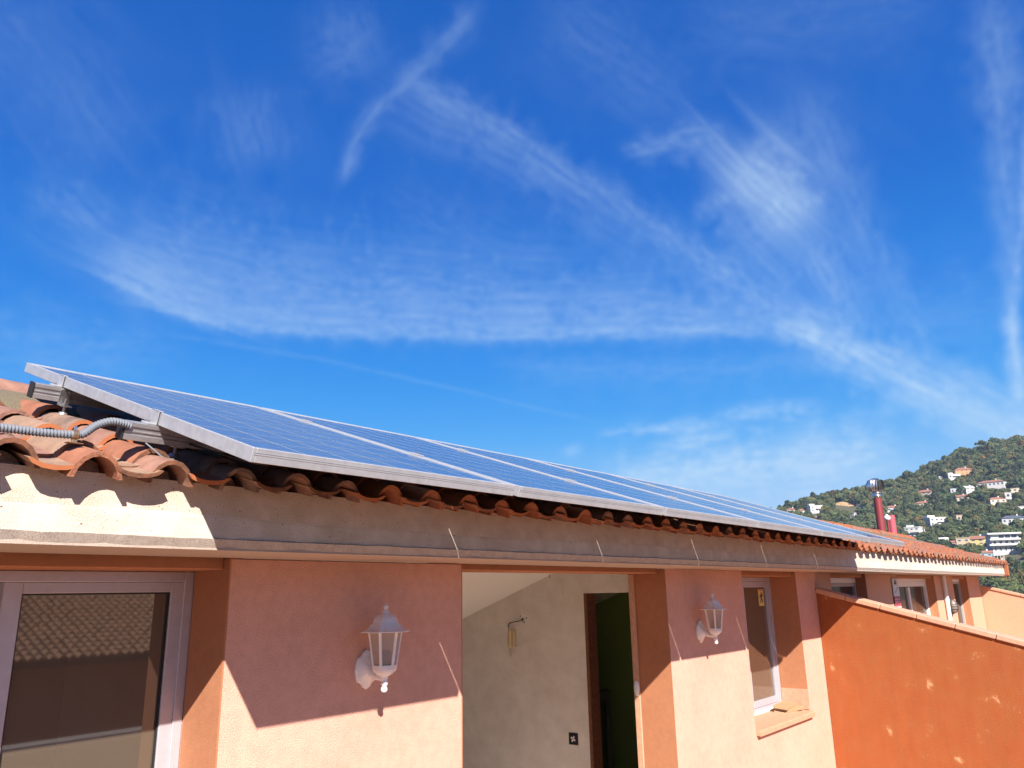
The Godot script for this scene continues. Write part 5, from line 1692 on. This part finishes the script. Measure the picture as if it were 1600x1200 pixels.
func hill_house(s: Array) -> void:
	var p := spot(s[0], s[1], 0.0)
	var t := thing("hillside_house", s[8], "house", p, "houses on the wooded hill")
	t.rotation.y = facing(p) + s[7]
	house_spots.append([s[0], float(s[1]), rad_to_deg((s[2] * 0.44 + 0.5) / s[1]), 23.0 if s[1] > 560 else (28.0 if s[1] > 400 else 45.0), s[8]])
	var w: float = s[2] * 0.92
	var d: float = clampf(s[2] * 0.7, 4.0, 9.0)
	var roofed: bool = s[6] != 0
	var hw: float = s[3] * (0.62 if roofed else 0.93)
	var hx := w * 0.5
	var hz := d * 0.5
	var wall: StandardMaterial3D = M[s[5]]
	var st := mb()
	box(st, Vector3(-hx, -4.0, -hz), Vector3(hx, hw, hz), 0.03)
	obj(st, "wall", wall, t)
	if s[5] == "hill_pink":
		st = mb()
		box(st, Vector3(-hx - 0.05, -4.0, -hz - 0.05), Vector3(hx + 0.05, hw * 0.45, hz + 0.05), 0.03)
		obj(st, "ground_floor", M.hill_white, t)
	var e := 0.5
	if s[6] == 0:
		st = mb()
		box(st, Vector3(-hx - 0.25, hw + 0.003, -hz - 0.25), Vector3(hx + 0.25, hw + s[3] * 0.07, hz + 0.25), 0.03)
		obj(st, "roof", wall, t)
		if s[2] > 9.0:
			st = mb()
			box(st, Vector3(-hx * 0.9, hw + s[3] * 0.07 + 0.003, -hz * 0.8), Vector3(-hx * 0.1, hw + s[3] * 0.07 + 1.5, hz * 0.2), 0.03)
			obj(st, "roof_room", wall, t)
			st = mb()
			box(st, Vector3(-hx * 0.2, hw * 0.48, hz + 0.002), Vector3(hx - 0.1, hw * 0.48 + 0.25, hz + 1.3), 0.03)
			box(st, Vector3(-hx * 0.2, hw * 0.48 + 0.252, hz + 1.2), Vector3(hx - 0.1, hw * 0.48 + 1.0, hz + 1.3), 0.02)
			obj(st, "balcony", M.hill_white, t)
	else:
		var rh: float = s[3] * 0.36
		st = mb()
		var a := [Vector3(-hx - e, hw, hz + e), Vector3(hx + e, hw, hz + e), Vector3(hx + e, hw, -hz - e), Vector3(-hx - e, hw, -hz - e)]
		var inset := minf(hx * 0.55, hz) if s[6] in [1, 3] else -e
		var r0 := Vector3(-hx + inset, hw + rh, 0)
		var r1 := Vector3(hx - inset, hw + rh, 0)
		quad(st, a[0], r0, r1, a[1])
		quad(st, a[2], r1, r0, a[3])
		tri(st, a[3], r0, a[0])
		tri(st, a[1], r1, a[2])
		quad(st, a[0], a[1], a[2], a[3])
		obj(st, "roof", M.hill_slate if s[6] == 3 else (wall if s[6] == 4 else M.hill_roof), t)
		if s[2] > 7.0:
			st = mb()
			box(st, Vector3(hx * 0.3, hw + rh * 0.3, -0.5), Vector3(hx * 0.3 + 0.8, hw + rh + 0.8, 0.3), 0.03)
			obj(st, "chimney", M.hill_white, t)
	# windows row by row on the front, some on the sides
	var n := maxi(1, int(w / 2.9))
	var fh: float = hw / s[4]
	for f in s[4]:
		for k in n:
			var ww := clampf(w / n * 0.48, 0.8, 1.9)
			win(t, -hx + (k + 0.5) * w / n, f * fh + fh * 0.30, ww, fh * 0.45, hz + 0.01)
		var m := maxi(1, int(d / 3.4))
		for k in m:
			for side in [-1.0, 1.0]:
				win(t, -hz + (k + 0.5) * d / m, f * fh + fh * 0.32, 1.1, fh * 0.40, hx + 0.01, side * PI * 0.5)
	if s[8].contains("arches"):
		for k in 3:
			st = mb()
			var poly := PackedVector2Array()
			var cx := -hx * 0.6 + k * hx * 0.6
			poly.append(Vector2(cx - 0.75, 0.0))
			for q in 7:
				var ang := PI - PI * q / 6.0
				poly.append(Vector2(cx + cos(ang) * 0.75, 1.0 + sin(ang) * 0.75))
			poly.append(Vector2(cx + 0.75, 0.0))
			poly.reverse()
			prism(st, poly, hz + 0.02, hz + 0.12, 2)
			obj(st, "archway", M.hill_glass, t)

func big_block() -> void:
	var p := spot(82.38, 517, 0.0)
	var t := thing("white_apartment_block", "big white modern building with banded balconies and overhanging flat roof", "building", p)
	t.rotation.y = facing(p) + 0.28
	house_spots.append([82.38, 517.0, 1.0, 24.0])
	var st := mb()
	box(st, Vector3(-6.4, -4, -5), Vector3(7.2, 10.0, 4.6), 0.04)
	obj(st, "wall", M.hill_white, t)
	st = mb()
	box(st, Vector3(-8.2, 10.003, -5.6), Vector3(8.4, 10.9, 6.4), 0.05)
	obj(st, "roof", M.hill_white, t)
	for k in 2:
		var y: float = [3.9, 6.9][k]
		var x0: float = [-8.2, -7.4][k]
		st = mb()
		box(st, Vector3(x0, y, 4.605), Vector3(8.6 - k, y + 0.3, 7.2 - k * 0.6), 0.04)
		box(st, Vector3(x0, y + 0.302, 7.0 - k * 0.6), Vector3(8.6 - k, y + 0.85, 7.2 - k * 0.6), 0.04)
		obj(st, "balcony", M.hill_white, t)
	for k in 3:
		win(t, -1.2 + k * 3.1, 8.0, 2.7, 1.75, 4.61)
	for k in 4:
		win(t, -4.8 + k * 2.9, 5.0, 1.5, 1.5, 4.61)
	for k in 5:
		win(t, -4.9 + k * 2.5, 1.0, 0.8, 2.2, 4.61)
	for k in 3:
		win(t, -3.2 + k * 3.0, 5.0, 1.2, 1.4, 6.42, -PI * 0.5)
	st = mb()
	box(st, Vector3(4.2, 2.6, 5.0), Vector3(6.6, 2.7, 6.8), 0.0, Transform3D(Basis(Vector3.RIGHT, 0.4), Vector3(0, 2.0, -2.2)))
	obj(st, "awning", M.hill_white, t)

func pergola() -> void:
	var p := spot(82.05, 492, 0.3)
	var t := thing("white_pergola", "white frame pergola in front of the big white building", "pergola", p)
	t.rotation.y = facing(p) + 0.2
	house_spots.append([82.05, 492.0, 0.4, 24.0])
	for k in 4:
		var st := mb()
		box(st, Vector3(-2.3 + k * 1.5, -1.5, 1.3), Vector3(-2.05 + k * 1.5, 2.4, 1.55))
		obj(st, "post", M.hill_white, t)
	var st := mb()
	box(st, Vector3(-2.6, 2.402, -1.6), Vector3(2.8, 2.7, 1.8), 0.02)
	obj(st, "roof", M.hill_white, t)
	st = mb()
	box(st, Vector3(-2.3, -1.5, -1.5), Vector3(2.5, 2.398, -1.3))
	obj(st, "back_wall", M.hill_tan, t)

func crown_mesh(kind: int, seed_: int) -> ArrayMesh:
	# leaf clumps spread through the volume of a crown: an umbrella of several lobes, a rounder oak, or a ragged pine
	var rng := RandomNumberGenerator.new()
	rng.seed = seed_
	var st := SurfaceTool.new()
	st.begin(Mesh.PRIMITIVE_TRIANGLES)
	st.set_smooth_group(-1)
	st.set_uv(Vector2.ZERO)
	var lobes := []
	var nl: int = [9, 7, 8][kind]
	for k in nl:
		var a := rng.randf() * TAU
		var r: float = sqrt(rng.randf()) * [0.62, 0.45, 0.40][kind]
		var y: float = [rng.randf_range(0.80, 1.0) - r * r * 0.45, rng.randf_range(0.35, 0.95), rng.randf_range(0.25, 1.0)][kind]
		if kind == 2:
			r *= 1.2 - y * 0.9
		lobes.append([Vector3(cos(a) * r, y, sin(a) * r), rng.randf_range(0.26, 0.42), [0.45, 0.85, 0.75][kind]])
	for l in lobes:
		for k in 46:
			var d := Vector3(rng.randfn(), rng.randfn(), rng.randfn()).normalized()
			if d.y < -0.4:
				d.y = -d.y
			var p: Vector3 = l[0] + Vector3(d.x, d.y * l[2], d.z) * (l[1] * rng.randf_range(0.72, 1.05))
			var n := (d + Vector3(rng.randfn(), rng.randfn(), rng.randfn()) * 0.45).normalized()
			var u := n.cross(Vector3(rng.randfn(), rng.randfn(), rng.randfn())).normalized()
			var v := n.cross(u)
			var s := rng.randf_range(0.07, 0.15)
			var tone := rng.randf_range(0.65, 1.3)
			st.set_color(Color(tone, tone, tone * rng.randf_range(0.8, 1.1)))
			tri(st, p - u * s - v * s * 0.6, p + v * s, p + u * s - v * s * 0.6)
			tri(st, p - u * s * 0.9 + v * s * 0.3, p - v * s * 0.9, p + u * s * 0.7 + v * s * 0.5)
	return done(st, M["needles_%d" % kind])

func trunk_mesh() -> ArrayMesh:
	var st := mb()
	tube(st, [Vector3(0, -0.15, 0), Vector3(0.02, 0.3, 0.01), Vector3(-0.01, 0.85, 0)], [0.05, 0.035, 0.02], 6)
	for k in 3:
		tube(st, [Vector3(0, 0.5, 0), Vector3(cos(k * 2.1) * 0.35, 0.85, sin(k * 2.1) * 0.35)], [0.02, 0.008], 5)
	return done(st, M.bark)

func tree_label(k: int, plain: String, f: Array) -> String:
	# say which house a tree stands beside
	var best := 1e9
	var near: Array = []
	for s in house_spots:
		if s.size() < 5:
			continue
		var gap := Vector2(deg_to_rad(f[4] - s[0]) * f[0], f[0] - s[1]).length()
		if gap < best:
			best = gap
			near = s
	if best > 45.0:
		return plain
	var size: float = f[2].basis.x.length()
	var side: float = deg_to_rad(f[4] - near[0]) * f[0]
	var where := "in front of" if f[0] < near[1] else "behind"
	if absf(side) > 6.0:
		where = "right of" if side > 0.0 else "left of"
	var out := "%s %s %s the %s" % ["small" if size < 3.8 else "broad" if size > 4.9 else "medium", ["stone pine", "holm oak", "ragged pine"][k], where, near[4]]
	# keep it short: drop the last clause about the house while there are too many words
	while out.split(" ").size() > 16:
		var cut := -1
		for w in [" with ", " below ", " above ", " beside ", " at ", " under ", " in ", " between ", " behind ", " just ", " right ", " left ", " near ", " cut ", " highest ", " of two "]:
			cut = maxi(cut, out.rfind(w))
		if cut < 28:
			break
		out = out.substr(0, cut)
	return out

func make_trees() -> void:
	var rng := RandomNumberGenerator.new()
	rng.seed = 404
	var crowns := []
	for k in 3:
		for v in 3:
			crowns.append(crown_mesh(k, 500 + k * 10 + v))
	var trunk := trunk_mesh()
	var found := []
	var tries := 0
	while found.size() < 9500 and tries < 60000:
		tries += 1
		var az := rng.randf_range(67.0, 87.0) if rng.randf() < 0.86 else rng.randf_range(56.0, 102.0)
		var dmax := ridge_dist(az) + 40.0
		var d := sqrt(lerpf(300.0 * 300.0, dmax * dmax, rng.randf()))
		if d < 330.0 and rng.randf() < 0.5:
			continue
		var clear := false
		for s in house_spots:
			if absf(az - s[0]) < s[2] + 0.12 and d > s[1] - s[3] and d < s[1] + 6.0:
				clear = true
				break
		if clear:
			continue
		var size := rng.randf_range(2.7, 4.9) * lerpf(0.95, 1.12, clampf((d - 400.0) / 400.0, 0.0, 1.0))
		if rng.randf() < 0.12:
			size *= 1.3
		var pick := rng.randf()
		var kind := 0 if pick < 0.6 else (1 if pick < 0.85 else 2)
		var p := spot(az, d, -0.3)
		var high := size * rng.randf_range(1.15, 1.6) * (0.85 if kind == 0 else 1.0)
		var xf := Transform3D(Basis(Vector3.UP, rng.randf() * TAU).scaled(Vector3(size, high, size)), p)
		var tone := rng.randf_range(0.75, 1.25)
		var warm := rng.randf_range(0.85, 1.2)
		var tint := Color(tone * warm, tone, tone * 0.95)
		if rng.randf() < 0.07 or (d < 420.0 and rng.randf() < 0.35):
			tint = Color(tone * 1.75, tone * 1.05, tone * 0.85)
		found.append([d, kind * 3 + rng.randi() % 3, xf, tint, az])
	# the largest ones in view are trees of their own
	var seen := found.filter(func(f): return f[4] > 68.5 and f[4] < 85.0)
	seen.sort_custom(func(a, b): return a[2].basis.x.length() / a[0] > b[2].basis.x.length() / b[0])
	var own := seen.slice(0, 200)
	var kinds := ["stone_pine", "holm_oak", "pine_tree"]
	var labels := ["flat topped green stone pine among the houses on the hillside", "round dark holm oak among the houses on the hillside", "taller ragged pine among the houses on the hillside"]
	var groups := ["stone pines on the hillside", "holm oaks on the hillside", "ragged pines on the hillside"]
	for f in own:
		var k: int = f[1] / 3
		var t := thing(kinds[k], tree_label(k, labels[k], f), "tree", Vector3.ZERO, groups[k])
		t.transform = f[2]
		inst(crowns[f[1]], "crown", t)
		inst(trunk, "trunk", t)
	var rest := found.filter(func(f): return not own.has(f))
	var wood := Node3D.new()
	put(wood, "pine_wood", self)
	tag(wood, "dense green pine wood covering the far hillside", "wood")
	wood.set_meta("kind", "stuff")
	for k in 9:
		var mine := rest.filter(func(f): return f[1] == k)
		var mm := MultiMesh.new()
		mm.transform_format = MultiMesh.TRANSFORM_3D
		mm.use_colors = true
		mm.mesh = crowns[k]
		mm.instance_count = mine.size()
		for i in mine.size():
			mm.set_instance_transform(i, mine[i][2])
			mm.set_instance_color(i, mine[i][3])
		var mi := MultiMeshInstance3D.new()
		mi.multimesh = mm
		put(mi, "crowns", wood)
		mi.set_meta("kind", "stuff")
	var mm := MultiMesh.new()
	mm.transform_format = MultiMesh.TRANSFORM_3D
	mm.mesh = trunk
	mm.instance_count = rest.size()
	for i in rest.size():
		mm.set_instance_transform(i, rest[i][2])
	var mi := MultiMeshInstance3D.new()
	mi.multimesh = mm
	put(mi, "trunks", wood)
	mi.set_meta("kind", "stuff")
